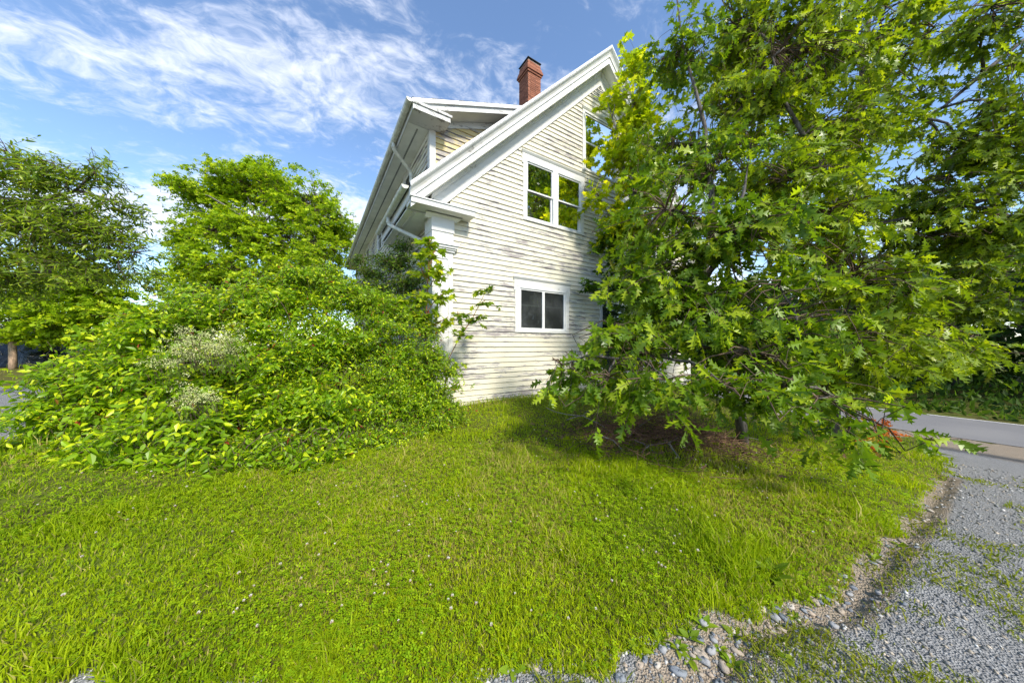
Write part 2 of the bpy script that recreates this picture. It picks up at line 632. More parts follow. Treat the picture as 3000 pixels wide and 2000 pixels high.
def side_dist(X, Y, pl):
    """signed distance to a polyline, positive on its left (lawn) side"""
    X = np.asarray(X, float); Y = np.asarray(Y, float)
    best = np.full(X.shape, 1e9); sg = np.ones(X.shape)
    for a, b in zip(pl[:-1], pl[1:]):
        d = b - a
        t = np.clip(((X - a[0]) * d[0] + (Y - a[1]) * d[1]) / (d @ d), 0, 1)
        dd = np.hypot(X - a[0] - t * d[0], Y - a[1] - t * d[1])
        c = d[0] * (Y - a[1]) - d[1] * (X - a[0])
        m = dd < best
        best = np.where(m, dd, best); sg = np.where(m, np.sign(c), sg)
    return best * sg


def right_gravel(X, Y):
    """signed metres into the gravel of the right-hand drive (noisy edge)"""
    d = poly_dist(X, Y, EDGE)
    sgn = np.where(in_poly(X, Y, POLY), 1.0, -1.0)
    return d * sgn + (fnoise(np.asarray(X) * 3.5, np.asarray(Y) * 3.5, 5) - 0.5) * 0.22


def left_gravel(X, Y):
    X = np.asarray(X); Y = np.asarray(Y)
    a = -6.75 - 0.12 * (Y - 4) - X
    b = 9.6 - Y
    return np.minimum(a, b) + (fnoise(X * 1.5, Y * 1.5, 9) - 0.5) * 0.9


def ground(X, Y):
    X = np.asarray(X, float); Y = np.asarray(Y, float)
    h = ground0(X, Y)
    near = np.hypot(X, Y) < 12
    h = h + np.where(near, (fnoise(X * 0.9, Y * 0.9, 3) - 0.5) * 0.10, 0)
    g = right_gravel(X, Y)
    h = h + np.where(near, 0.035 * (1 - sstep(-0.25, 0.05, g)), 0)        # the sod stands a little proud
    d = side_dist(X, Y, DITCH) + (fnoise(X * 5, Y * 5, 8) - 0.5) * 0.08
    h = h - np.where(near, np.where(d > 0, 0.06 * np.exp(-(d / 0.17) ** 2), 0.06 * np.exp(-(d / 0.05) ** 2)), 0)
    return h


def axis(lo, hi, step, a, b, far, growth=1.22):
    core = list(np.arange(a, b + 1e-6, step))
    s = step
    x = a
    left = []
    while x > lo:
        s *= growth; x -= s; left.append(x)
    s = step
    x = b
    right = []
    while x < hi:
        s *= growth; x += s; right.append(x)
    return np.array(left[::-1] + core + right)


gx = axis(-900, 900, 0.05, -2.6, 6.4, None)
gy = axis(-400, 1500, 0.05, 1.15, 5.2, None)
GX, GY = np.meshgrid(gx, gy)
GZ = ground(GX, GY)
far_r = np.hypot(GX, GY)
GVerts = np.stack([GX, GY, GZ], -1).reshape(-1, 3)
nx, ny = len(gx), len(gy)
ii = (np.arange(ny - 1)[:, None] * nx + np.arange(nx - 1)[None, :]).ravel()
QUADS = np.stack([ii, ii + 1, ii + nx + 1, ii + nx], -1)
cx = GX.reshape(-1)[QUADS].mean(1); cy = GY.reshape(-1)[QUADS].mean(1)
rr = cx * U[0] + cy * U[1]
zone_r = (right_gravel(cx, cy) > 0) & (rr < R0 + 0.3)
zone_l = left_gravel(cx, cy) > 0
zone_l &= ~zone_r


def sub_ground(name, mask, mat):
    q = QUADS[mask]
    ids, inv = np.unique(q, return_inverse=True)
    me = np_mesh(name, GVerts[ids], inv.reshape(q.shape), smooth=True)
    me.materials.append(mat)
    X, Y = GVerts[ids][:, 0], GVerts[ids][:, 1]
    at = me.attributes.new('sand', 'FLOAT', 'POINT')
    r = X * U[0] + Y * U[1]
    dd_ = side_dist(X, Y, DITCH)
    sd_ = 0.75 * (1 - sstep(0.12, 0.34, np.abs(dd_ - 0.10)))
    sd_ = np.maximum(sd_, 0.95 * sstep(R0 - 3.0, R0 - 1.2, r))
    at.data.foreach_set('value', sd_.astype(np.float32))
    o = link(name, me)
    o['kind'] = 'structure'
    return o


ground_ob = sub_ground('ground', ~(zone_r | zone_l), M['soil'])
drive_ob = sub_ground('gravel_drive', zone_r, M['gravel'])
drive_left_ob = sub_ground('gravel_driveway', zone_l, M['gravel'])
tag(ground_ob, 'grassy yard sloping up to the old house')
tag(drive_ob, 'blue grey gravel pull-off along the front edge of the lawn')
tag(drive_left_ob, 'gravel driveway at the far left beyond the shrubs')

# the road runs along Vd
rv, rf = [], []
ls = np.linspace(-60, 300, 91)
for i, a in enumerate(ls):
    for r in (R0, (R0 + R1) / 2, R1):
        p = U * r + Vd * a
        rv.append((p[0], p[1], float(ground(p[0], p[1])) * 0 + ROAD_Z + 0.012 + (0.03 if r not in (R0, R1) else 0)))
for i in range(len(ls) - 1):
    for j in range(2):
        k = i * 3 + j
        rf.append((k, k + 1, k + 4, k + 3))
me = bpy.data.meshes.new('road'); me.from_pydata(rv, [], rf); me.materials.append(M['asphalt'])
road = link('road', me); road['kind'] = 'structure'; road['label'] = 'grey asphalt country road behind the oak on the right'
mb = MB()
for a0, a1 in zip(ls[:-1], ls[1:]):
    pts = [U * (R1 - 0.24) + Vd * a0, U * (R1 - 0.14) + Vd * a0, U * (R1 - 0.14) + Vd * a1, U * (R1 - 0.24) + Vd * a1]
    mb.add([(p[0], p[1], ROAD_Z + 0.02 + 0.004) for p in pts], [(0, 1, 2, 3)])
o = mb.build('road_edge_line', M['line']); o['kind'] = 'structure'

# ------------------------------------------------------------------ the house
house = empty('farmhouse', (P0[0], P0[1], BASE_Z), math.radians(32.75),
              'weathered cream clapboard farmhouse with white trim and brick chimney', 'house')
WID, LEN = 9.94, 15.0
MID = WID / 2
SL = 0.98                              # main roof slope
ROOF0 = 4.31 + 0.5 * SL                # roof top height over t = 0
DSL = 0.3625                           # dormer roof slope
DOR0 = 6.16 + 0.35 * DSL
TD = 0.12                              # side wall plane
SC = 0.42                              # dormer cheek plane


def roof_z(t):
    return ROOF0 + SL * t


def g_frame(a, o, z):                  # gable wall: a = along, o = outward
    return (a, -o, z)


def s_frame(a, o, z):                  # side wall
    return (TD - o, a, z)


def c_frame(a, o, z):                  # dormer cheek
    return (a, SC - o, z)


def tz(x, y, o=0.02):
    """gable pixel -> (t, z over base)"""
    r = (x - 1500) / FPX
    ox, oy = P0[0] + o * UY, P0[1] - o * UX
    t = (r * oy - ox) / (UX - r * UY)
    dep = oy + UY * t
    return t, EYE + (HORIZON - y) / FPX * dep - BASE_Z


# windows: outer casing rectangle on each wall
w2a, w2b = tz(1529, 439), tz(1711, 691)
w1a, w1b = tz(1505, 809), tz(1668, 977)
wa = tz(1706, 312)
GW = {'up': (w2a[0], w2b[0], w2b[1], w2a[1]),
      'low': (w1a[0], w1b[0], w1b[1], w1a[1]),
      'attic': (wa[0], 2 * MID - wa[0], wa[1] - 1.75, wa[1]),
      'mirror': (2 * MID - w2b[0] + 0.25, 2 * MID - w2a[0] + 0.25, w2b[1], w2a[1]),
      'door': (tz(1757, 900)[0] - 0.02, tz(1757, 900)[0] + 1.25, 0.35, tz(1757, 868)[1]),
      'low_right': (7.1, 8.5, w1b[1], w1a[1])}
print('WINDOWS', {k: tuple(round(float(q), 2) for q in v) for k, v in GW.items()})
SWIN = [(1.95, 2.75), (3.45, 4.25), (6.0, 7.1), (9.2, 10.3), (12.7, 13.8)]
SZ0, SZ1 = 4.93, 6.0

EXPO = 0.118


def spans(lo, hi, holes):
    out = [(lo, hi)]
    for h0, h1 in holes:
        nw = []
        for a, b in out:
            if h1 <= a or h0 >= b: nw.append((a, b)); continue
            if h0 > a: nw.append((a, h0))
            if h1 < b: nw.append((h1, b))
        out = nw
    return [q for q in out if q[1] - q[0] > 0.03]


def board(frame, a0, a1, z, slope0=0.0, slope1=0.0):
    """one clapboard: wedge, thick at its lower edge, a little warped"""
    mb = MB(frame)
    seg = max(1, int((a1 - a0) / 0.9))
    secs = []
    th = 0.025 + random.uniform(-0.002, 0.005)
    lift = random.uniform(-0.004, 0.004)
    for i in range(seg + 1):
        f = i / seg
        a = a0 + (a1 - a0) * f
        w = random.uniform(-0.0025, 0.0025)
        zz = z + lift * (f - 0.5) + random.uniform(-0.0012, 0.0012)
        secs.append([(a, 0.004, zz), (a, th + 0.006 + w, zz), (a, 0.007, zz + EXPO + 0.012), (a, 0.0, zz + EXPO + 0.012)])
    vs = [p for s in secs for p in s]
    fs = []
    for i in range(seg):
        for j in range(4):
            fs.append((i * 4 + j, i * 4 + (j + 1) % 4, i * 4 + 4 + (j + 1) % 4, i * 4 + 4 + j))
    fs += [(3, 2, 1, 0), tuple(seg * 4 + q for q in range(4))]
    return mb.add(vs, fs)


def split_lengths(a, b):
    """butt joints"""
    out, x = [], a
    while b - x > 4.6:
        L = random.uniform(2.2, 4.2)
        if b - x - L < 0.8: break
        out.append((x, x + L - 0.002)); x += L
    out.append((x, b))
    return out


# solid core walls (clapboards sit 0-25 mm proud of them)
mb = MB()
HB = roof_z(0) - 0.12
mb.add([(0.03, 0.06, 0), (WID - 0.03, 0.06, 0), (WID - 0.03, 0.06, HB - 0.3), (MID, 0.06, roof_z(MID) - 0.16), (0.03, 0.06, HB - 0.3)], [(0, 1, 2, 3, 4)])
mb.add([(0.03, LEN, 0), (WID - 0.03, LEN, 0), (WID - 0.03, LEN, HB - 0.3), (MID, LEN, roof_z(MID) - 0.16), (0.03, LEN, HB - 0.3)], [(0, 1, 2, 3, 4)])
mb.add([(WID - 0.03, 0.06, 0), (WID - 0.03, LEN, 0), (WID - 0.03, LEN, HB - 0.3), (WID - 0.03, 0.06, HB - 0.3)], [(0, 1, 2, 3)])
gable = mb.build('gable_wall', M['cream'], house)
mb = MB()
mb.add([(TD + 0.005, 0.06, 0), (TD + 0.005, LEN, 0), (TD + 0.005, LEN, 6.1), (TD + 0.005, SC, 6.1), (TD + 0.005, SC, 4.2), (TD + 0.005, 0.06, 4.2)], [(0, 1, 2, 3, 4, 5)])
side_wall = mb.build('side_wall', M['side'], house)
side_wall['label'] = 'shaded long side wall with peeling clapboards'
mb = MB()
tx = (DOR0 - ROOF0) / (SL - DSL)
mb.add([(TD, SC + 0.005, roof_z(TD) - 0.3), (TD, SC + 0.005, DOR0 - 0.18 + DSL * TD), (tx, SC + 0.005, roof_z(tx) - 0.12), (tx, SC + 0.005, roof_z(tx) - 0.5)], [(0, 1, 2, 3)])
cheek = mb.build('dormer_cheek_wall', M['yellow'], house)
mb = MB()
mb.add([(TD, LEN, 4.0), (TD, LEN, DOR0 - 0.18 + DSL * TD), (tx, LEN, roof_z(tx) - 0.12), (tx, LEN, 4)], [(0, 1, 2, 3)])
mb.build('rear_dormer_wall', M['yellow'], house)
cheek['label'] = 'yellow clapboard cheek of the shed dormer'

# gable clapboards
z = -0.02
k = 0
FR_LO = lambda zz: 0.30 + (zz - 4.29) / SL          # where the frieze board begins
while z < 9.0:
    zm = z + EXPO / 2
    lo = 0.40 if zm < 4.3 else max(0.40, FR_LO(zm) - 0.16)
    hi = WID - lo
    if hi - lo < 0.3: break
    holes = [(q[0] + 0.03, q[1] - 0.03) for q in GW.values() if q[2] + 0.02 < zm < q[3] - 0.02]
    for a, b in spans(lo, hi, holes):
        for a2, b2 in split_lengths(a, b):
            board(g_frame, a2, b2, z).build('clapboard', M['cream'], gable)
    z += EXPO; k += 1
# side wall clapboards (those that show above the shrubs one by one)
z = 2.55
while z < 5.98:
    zm = z + EXPO / 2
    holes = [(a + 0.03, b - 0.03) for a, b in SWIN] if SZ0 + 0.02 < zm < SZ1 - 0.02 else []
    lo = 0.05 if z < 3.9 else SC + 0.1
    for a, b in spans(lo, LEN, holes):
        cuts = [(a, b)] if b - a < 6 else [(a, (a + b) / 2 + random.uniform(-1.5, 1.5))]
        if len(cuts) == 1 and cuts[0][1] != b: cuts.append((cuts[0][1] + 0.002, b))
        for a2, b2 in cuts:
            if a2 < 11: board(s_frame, a2, b2, z).build('clapboard', M['side'], side_wall)
            else: board(s_frame, a2, b2, z).build('clapboard', M['side'], side_wall)
    z += EXPO
mbj = MB(s_frame)
z = -0.02
while z < 2.5:
    bd = board(lambda a, o, zz: (a, o, zz), 0.05, LEN, z)
    mbj.add(bd.v, bd.f); z += EXPO
o = mbj.build('lower_clapboards', M['side'], side_wall); o['kind'] = 'stuff'
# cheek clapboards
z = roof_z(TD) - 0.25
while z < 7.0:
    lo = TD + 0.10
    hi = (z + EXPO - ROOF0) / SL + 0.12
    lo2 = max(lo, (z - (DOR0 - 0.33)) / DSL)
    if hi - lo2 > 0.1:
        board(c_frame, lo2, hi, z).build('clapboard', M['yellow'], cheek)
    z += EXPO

# foundation
mb = MB()
mb.box(0.03, WID - 0.03, 0.035, 0.30, -1.3, -0.022)
mb.box(TD + 0.01, 0.30, 0.302, LEN, -1.3, -0.022)
mb.box(WID - 0.30, WID - 0.032, 0.302, LEN, -1.3, -0.022)
mb.build('foundation', M['concrete'], house)


# roof slabs
def slab(name, quad, th, mat, parent):
    """quad: four (t, s, z) points of the top face"""
    top = quad; bot = [(p[0], p[1], p[2] - th) for p in quad]
    mb = MB()
    mb.add(top + bot, [(0, 1, 2, 3), (7, 6, 5, 4), (0, 4, 5, 1), (1, 5, 6, 2), (2, 6, 7, 3), (3, 7, 4, 0)])
    return mb.build(name, mat, parent)


OV = 0.42
TE = -0.52
roof = slab('roof', [(TE, -OV, roof_z(TE)), (MID, -OV, roof_z(MID)), (MID, SC, roof_z(MID)), (TE, SC, roof_z(TE))], 0.045, M['shingle'], house)
slab('roof_slope', [(TE, SC + 0.001, roof_z(TE)), (TD - 0.01, SC + 0.001, roof_z(TD - 0.01)), (TD - 0.01, 2.5, roof_z(TD - 0.01)), (TE, 2.5, roof_z(TE))], 0.045, M['shingle'], roof)
slab('roof_slope', [(tx, SC + 0.001, roof_z(tx)), (MID, SC + 0.001, roof_z(MID)), (MID, LEN + 0.3, roof_z(MID)), (tx, LEN + 0.3, roof_z(tx))], 0.045, M['shingle'], roof)
slab('roof_slope', [(WID - TE, -OV, roof_z(TE)), (MID, -OV, roof_z(MID)), (MID, LEN + 0.3, roof_z(MID)), (WID - TE, LEN + 0.3, roof_z(TE))], 0.045, M['shingle'], roof)
DT = -0.35
dz = lambda t: DOR0 + DSL * t
slab('dormer_roof', [(DT - 0.03, -0.02, dz(DT - 0.03)), (tx, -0.02, dz(tx)), (tx, LEN + 0.3, dz(tx)), (DT - 0.03, LEN + 0.3, dz(DT - 0.03))], 0.04, M['shingle'], roof)
# ragged shingle courses along the visible edges
mb = MB()
for i in range(26):
    t0 = TE + i * (MID - TE) / 26
    t1 = t0 + (MID - TE) / 26
    mb.add([(t0 - 0.01, -OV - 0.012, roof_z(t0 - 0.01) + 0.012), (t1, -OV - 0.012, roof_z(t1) + 0.003), (t1, SC - 0.01, roof_z(t1) + 0.003), (t0 - 0.01, SC - 0.01, roof_z(t0 - 0.01) + 0.012),
            (t0 - 0.01, -OV - 0.012, roof_z(t0 - 0.01) + 0.001), (t0 - 0.01, SC - 0.01, roof_z(t0 - 0.01) + 0.001)], [(0, 1, 2, 3), (0, 3, 5, 4)])
for i in range(14):
    t0 = DT - 0.04 + i * (tx - DT) / 14
    t1 = t0 + (tx - DT) / 14
    q = random.uniform(0, 0.012)
    mb.add([(t0 - 0.01, -0.03 - q, dz(t0 - 0.01) + 0.014), (t1, -0.03 - q, dz(t1) + 0.003), (t1, 1.0, dz(t1) + 0.003), (t0 - 0.01, 1.0, dz(t0 - 0.01) + 0.014),
            (t0 - 0.01, -0.03 - q, dz(t0 - 0.01) + 0.001), (t0 - 0.01, 1.0, dz(t0 - 0.01) + 0.001)], [(0, 1, 2, 3), (0, 3, 5, 4)])
mb.build('shingle_course', M['shingle'], roof)


# rake trim: profile of (drop below roof top line, distance out from wall)
def rake(name, prof, t0, t1, zfun, wall_s, slope, mat, parent, mirror=False, worn=False):
    q = math.sqrt(1 + slope * slope)
    a = [(t0, wall_s - o, zfun(t0) - d * q) for d, o in prof]
    b = [(t1, wall_s - o, zfun(t1) - d * q) for d, o in prof]
    if mirror:
        a = [(WID - p[0], p[1], p[2]) for p in a]; b = [(WID - p[0], p[1], p[2]) for p in b]
    mb = MB(); mb.loft(a, b)
    return mb.build(name, mat, parent)


crown = [(0.047, 0.455), (0.06, 0.455), (0.075, 0.435), (0.10, 0.40), (0.135, 0.375), (0.165, 0.365), (0.165, 0.30), (0.047, 0.30)]
bead = [(0.167, 0.385), (0.192, 0.385), (0.192, 0.30), (0.167, 0.30)]
fascia = [(0.194, 0.36), (0.315, 0.36), (0.315, 0.32), (0.194, 0.32)]
soff = [(0.285, 0.319), (0.305, 0.319), (0.305, -0.02), (0.285, -0.02)]
bedm = [(0.307, 0.10), (0.325, 0.10), (0.37, 0.062), (0.385, 0.062), (0.385, -0.02), (0.307, -0.02)]
frz = [(0.387, 0.05), (0.60, 0.05), (0.60, -0.02), (0.387, -0.02)]
drip = [(-0.004, 0.437), (-0.004, 0.462), (0.045, 0.468), (0.045, 0.437)]
for mir in (False, True):
    rake('drip_edge', drip, TE - 0.01, MID, roof_z, 0.0, SL, M['sash'], house, mir)
    cm = rake('rake_crown_moulding', crown, TE, MID, roof_z, 0.0, SL, M['trim'], house, mir)
    rake('bead_moulding', bead, TE + 0.02, MID, roof_z, 0.0, SL, M['trim'], cm, mir)
    rake('rake_fascia', fascia, TE + 0.02, MID, roof_z, 0.0, SL, M['trim'], house, mir)
    rake('rake_soffit', soff, TE + 0.25, MID, roof_z, 0.0, SL, M['soffit'], house, mir)
    rake('bed_moulding', bedm, TE + 0.5, MID, roof_z, 0.0, SL, M['trim'], house, mir)
    rake('frieze_board', frz, TE + 0.55, MID, roof_z, 0.0, SL, M['trim'], house, mir)

# dormer rake
ddrip = [(-0.004, 0.405), (-0.004, 0.455), (0.075, 0.46), (0.075, 0.405)]
dfas = [(0.078, 0.42), (0.185, 0.42), (0.185, 0.38), (0.078, 0.38)]
dsof = [(0.155, 0.379), (0.175, 0.379), (0.175, -0.02), (0.155, -0.02)]
dfr = [(0.178, 0.045), (0.315, 0.045), (0.315, -0.02), (0.178, -0.02)]
rake('drip_edge', ddrip, DT - 0.04, tx, dz, SC, DSL, M['sash'], house)
rake('dormer_fascia', dfas, DT + 0.12, tx, dz, SC, DSL, M['trim_worn'], house)
rake('dormer_soffit', dsof, DT + 0.12, tx, dz, SC, DSL, M['soffit'], house)
rake('dormer_frieze_board', dfr, TD + 0.05, tx, dz, SC, DSL, M['trim_worn'], house)
# boxed return at the dormer's street end, and the long dormer soffit
mb = MB()
DS = 5.97
mb.add([(DT, -0.02, DS), (0.40, -0.02, DS), (0.40, -0.02, DS + 0.10), (DT, -0.02, DS + 0.10), (DT, SC + 0.02, DS), (0.40, SC - 0.005, DS), (0.40, SC - 0.005, DS + 0.10), (DT, SC + 0.02, DS + 0.10)],
       [(0, 1, 2, 3), (1, 5, 6, 2), (0, 4, 5, 1), (3, 0, 4, 7), (3, 2, 6, 7)])
ret = mb.build('dormer_return', M['trim_worn'], house)
mb = MB()
mb.add([(DT, -0.045, DS + 0.102), (0.43, -0.045, DS + 0.102), (0.43, -0.045, DS + 0.15), (DT, -0.045, DS + 0.15), (DT, SC - 0.01, DS + 0.26), (0.43, SC - 0.01, DS + 0.26), (0.43, SC - 0.01, DS + 0.102), (DT, SC - 0.01, DS + 0.102)],
       [(0, 1, 2, 3), (3, 2, 5, 4), (1, 6, 5, 2), (0, 7, 6, 1)])
mb.build('return_cap', M['trim_worn'], ret)
mb = MB(); mb.box(DT + 0.001, TD - 0.02, SC + 0.021, LEN + 0.28, DS + 0.002, DS + 0.03)
dsf = mb.build('eave_soffit', M['soffit'], house)
mb = MB()
s_ = SC + 0.12
while s_ < LEN:
    mb.box(DT + 0.20, DT + 0.235, s_, s_ + 0.013, DS - 0.001, DS + 0.0015); s_ += 0.027
mb.build('soffit_vent', M['screen'], dsf)
mb = MB(); mb.box(DT - 0.022, DT - 0.002, -0.018, LEN + 0.28, DS - 0.01, DS + 0.16)
mb.build('eave_fascia', M['trim_worn'], house)
mb = MB(); mb.box(TD - 0.034, TD + 0.10, SC - 0.034, SC + 0.02, roof_z(TD) - 0.2, DS - 0.002)
mb.box(TD - 0.033, TD - 0.002, SC + 0.021, SC + 0.12, roof_z(0) - 0.2, DS - 0.003)
mb.build('corner_board', M['trim_worn'], house)
# frieze strip under the dormer eave
mb = MB(s_frame); mb.box(SC + 0.13, LEN, 0.0, 0.028, DS - 0.11, DS - 0.001)
mb.build('side_frieze', M['soffit'], house)


# gutters: half round troughs
def gutter(name, t, s0, s1, z, r=0.062, seams=()):
    mb = MB()
    k = 9
    ang = [math.pi * (i / k) for i in range(k + 1)]
    outer = [(-math.cos(a) * r, -math.sin(a) * r) for a in ang]
    inner = [(-math.cos(a) * (r - 0.006), -math.sin(a) * (r - 0.006)) for a in ang]
    prof = outer + inner[::-1]
    mb.loft([(t + p[0], s0, z + p[1]) for p in prof], [(t + p[0], s1, z + p[1]) for p in prof])
    for e in (s0 - 0.003, s1):
        pr = [(t + p[0] * 1.02, e, z + p[1] * 1.02) for p in outer]
        mb.add(pr + [(p[0], p[1] + 0.003, p[2]) for p in pr], [tuple(range(len(pr))), tuple(range(len(pr), 2 * len(pr)))])
    g = mb.build(name, M['gutter'], house)
    for s in seams:
        m2 = MB()
        pr = [(p[0] * 1.07, p[1] * 1.07) for p in outer] + [(p[0] * 1.0, p[1] * 1.0) for p in outer[::-1]]
        m2.loft([(t + p[0], s, z + p[1]) for p in pr], [(t + p[0], s + 0.04, z + p[1]) for p in pr])
        m2.build('gutter_bracket', M['gutter'], g)
    return g


gutter('gutter', DT - 0.092, -0.06, LEN + 0.25, dz(DT) - 0.055, 0.066, [0.35 + 0.8 * i for i in range(18)])
gutter('gutter', TE - 0.075, -0.32, 2.55, roof_z(TE) - 0.03, 0.066, [-0.05, 0.35, 0.75, 1.15, 1.75])


def downspout(name, pts, r=0.043):
    P = [Vector(p) for p in pts]
    path = [P[0]]
    for i in range(1, len(P) - 1):
        a = P[i] + (P[i - 1] - P[i]).normalized() * 0.07
        b = P[i] + (P[i + 1] - P[i]).normalized() * 0.07
        for f in (0, 0.25, 0.5, 0.75, 1):
            path.append(a.lerp(P[i], f).lerp(P[i].lerp(b, f), f))
    path.append(P[-1])
    mb = MB(); mb.tube([tuple(p) for p in path], r, 10)
    d = mb.build(name, M['gutter'], house, True)
    for i in (1, len(path) - 2):
        a = path[i]; b = a + (path[i + 1] - path[i]).normalized() * 0.05
        m2 = MB(); m2.tube([tuple(a), tuple(b)], r * 1.12, 10)
        m2.build('coupling', M['gutter'], d, True)
    return d


gz = dz(DT) - 0.115
downspout('downspout', [(DT - 0.092, 1.42, gz), (DT - 0.092, 1.42, gz - 0.14), (0.02, 1.62, gz - 0.46), (0.02, 1.62, roof_z(0.02) + 0.04)])
gz = roof_z(TE) - 0.09
downspout('downspout', [(TE - 0.075, 1.22, gz), (TE - 0.075, 1.22, gz - 0.16), (0.035, 0.22, 3.42), (0.035, 0.22, 0.1)])
mb = MB()
for cz in (0.9, 2.2): mb.box(-0.004, TD - 0.002, 0.175, 0.265, cz, cz + 0.03)
mb.build('downspout_strap', M['gutter'], house)

# main eave stub on the long side: fascia, soffit, crown
mb = MB(); mb.box(TE + 0.012, TE + 0.036, -OV + 0.11, 2.5, 4.04, roof_z(TE) - 0.046)
mb.build('eave_fascia', M['trim'], house)
mb = MB(); mb.box(TE + 0.037, TD - 0.03, 0.03, 2.5, 3.965, 3.985)
mb.box(TE + 0.037, TD - 0.03, 2.47, 2.5, 3.986, roof_z(TE) + 0.3)
mb.build('eave_soffit', M['soffit'], house)
mb = MB(); mb.box(TE + 0.16, TE + 0.22, 0.04, 2.46, 3.94, 3.964)
mb.build('soffit_strip', M['trim'], house)

# cornice return at the corner and its mirror, then the corner pilasters
def cornice_return(mirror):
    X = (lambda t: WID - t) if mirror else (lambda t: t)
    def P(t, s, z): return (X(t), s, z)
    mb = MB(P)
    t0, t1, s0 = -0.50, 0.80, -0.385
    mb.box(t0, t1, s0, -0.028, 3.965, 4.06)
    r = mb.build('cornice_return', M['trim'], house)
    mb = MB(P)
    mb.add([(t0 - 0.01, s0 - 0.02, 4.062), (t1 + 0.02, s0 - 0.02, 4.062), (t1 + 0.02, -0.03, 4.062), (t0 - 0.01, -0.03, 4.062),
            (t0 - 0.01, s0 - 0.02, 4.085), (t1 + 0.02, s0 - 0.02, 4.085), (t1 + 0.02, -0.03, 4.155), (t0 - 0.01, -0.03, 4.155)],
           [(0, 3, 2, 1), (4, 5, 6, 7), (0, 1, 5, 4), (1, 2, 6, 5), (2, 3, 7, 6), (3, 0, 4, 7)])
    mb.build('return_cap', M['trim'], r)
    mb = MB(P)
    mb.loft([(-0.14, -0.17, 3.963), (-0.14, -0.13, 3.963), (-0.14, -0.05, 3.88), (-0.14, 0.0, 3.88), (-0.14, 0.0, 3.963)],
            [(0.62, -0.17, 3.963), (0.62, -0.13, 3.963), (0.52, -0.05, 3.88), (0.52, 0.0, 3.88), (0.52, 0.0, 3.963)])
    mb.build('bed_moulding', M['soffit'], r)
    return r


for mir in (False, True):
    cornice_return(mir)
    X = (lambda t: WID - t) if mir else (lambda t: t)
    fr = lambda t, s, z: (X(t), s, z)
    mb = MB(fr)
    mb.box(0.0, 0.44, -0.035, 0.36, -0.02, 3.30)
    pil = mb.build('corner_pilaster', M['trim'], house)
    mb = MB(fr)                                     # raised stiles and rails leave a recessed panel
    mb.box(0.0, 0.10, -0.052, -0.0352, 0.0, 3.22); mb.box(0.34, 0.44, -0.052, -0.0352, 0.0, 3.22)
    mb.box(0.1002, 0.3398, -0.052, -0.0352, 0.0, 0.30); mb.box(0.1002, 0.3398, -0.052, -0.0352, 3.10, 3.22)
    mb.box(0.185, 0.255, -0.046, -0.0352, 0.34, 3.06)
    mb.build('pilaster_panel', M['trim'], pil)
    mb = MB(fr)
    for i, (e, z0, z1) in enumerate(((0.03, 3.24, 3.28), (0.055, 3.282, 3.315), (0.08, 3.317, 3.36), (0.105, 3.362, 3.42))):
        mb.box(-e, 0.44 + e, -0.052 - e, 0.36, z0, z1)
    mb.build('pilaster_capital', M['trim'], pil)
    mb = MB(fr)
    mb.box(-0.008, 0.448, -0.062, 0.37, 3.421, 3.64)
    mb.box(-0.022, 0.462, -0.082, 0.38, 3.642, 3.93)
    mb.build('entablature_block', M['trim'], pil)


# ------------------------------------------------------------------ windows of the house
def pane_obj(frame, a0, a1, z0, z1, o, parent, mat='glass'):
    mb = MB(frame); mb.box(a0, a1, o, o + 0.006, z0, z1)
    return mb.build('pane', M[mat], parent)


def casing(frame, q, name, label=None, cw=0.10, head=0.17, cap=True, ears=0.03):
    a0, a1, z0, z1 = q
    mb = MB(frame)
    mb.box(a0 + ears, a0 + ears + cw, -0.05, 0.04, z0, z1 - head)
    mb.box(a1 - ears - cw, a1 - ears, -0.05, 0.04, z0, z1 - head)
    mb.box(a0, a1, -0.05, 0.045, z1 - head + 0.0005, z1 - 0.055)
    if ears:
        mb.box(a0, a0 + 0.05, 0.0, 0.047, z1 - head - 0.11, z1 - head + 0.0)
        mb.box(a1 - 0.05, a1, 0.0, 0.047, z1 - head - 0.11, z1 - head + 0.0)
    mb.box(a0 + ears + cw + 0.0005, a1 - ears - cw - 0.0005, -0.05, 0.05, z0, z0 + 0.035)
    w = mb.build(name, M['trim'], house)
    if label: w['label'] = label
    if cap:
        mb = MB(frame)
        mb.loft([(a0 - 0.01, 0.0, z1 - 0.054), (a0 - 0.01, 0.055, z1 - 0.054), (a0 - 0.02, 0.085, z1 - 0.012), (a0 - 0.02, 0.085, z1 - 0.002), (a0 - 0.02, 0.0, z1 + 0.01)],
                [(a1 + 0.01, 0.0, z1 - 0.054), (a1 + 0.01, 0.055, z1 - 0.054), (a1 + 0.02, 0.085, z1 - 0.012), (a1 + 0.02, 0.085, z1 - 0.002), (a1 + 0.02, 0.0, z1 + 0.01)])
        mb.build('window_cap', M['trim'], w)
    mb = MB(frame)
    mb.box(a0 + ears, a1 - ears, -0.058, -0.0505, z0, z1 - 0.06)
    mb.build('room_shade_panel', M['dark'], w)  # thin black sheet painted as room shade; no room behind it
    return w, (a0 + ears + cw, a1 - ears - cw, z0 + 0.035, z1 - head)


def ring(mb, a0, a1, z0, z1, w, o0, o1, wb=None):
    wb = wb or w
    mb.box(a0, a0 + w, o0, o1, z0, z1); mb.box(a1 - w, a1, o0, o1, z0, z1)
    mb.box(a0 + w + 0.0004, a1 - w - 0.0004, o0, o1, z0, z0 + wb); mb.box(a0 + w + 0.0004, a1 - w - 0.0004, o0, o1, z1 - w, z1)


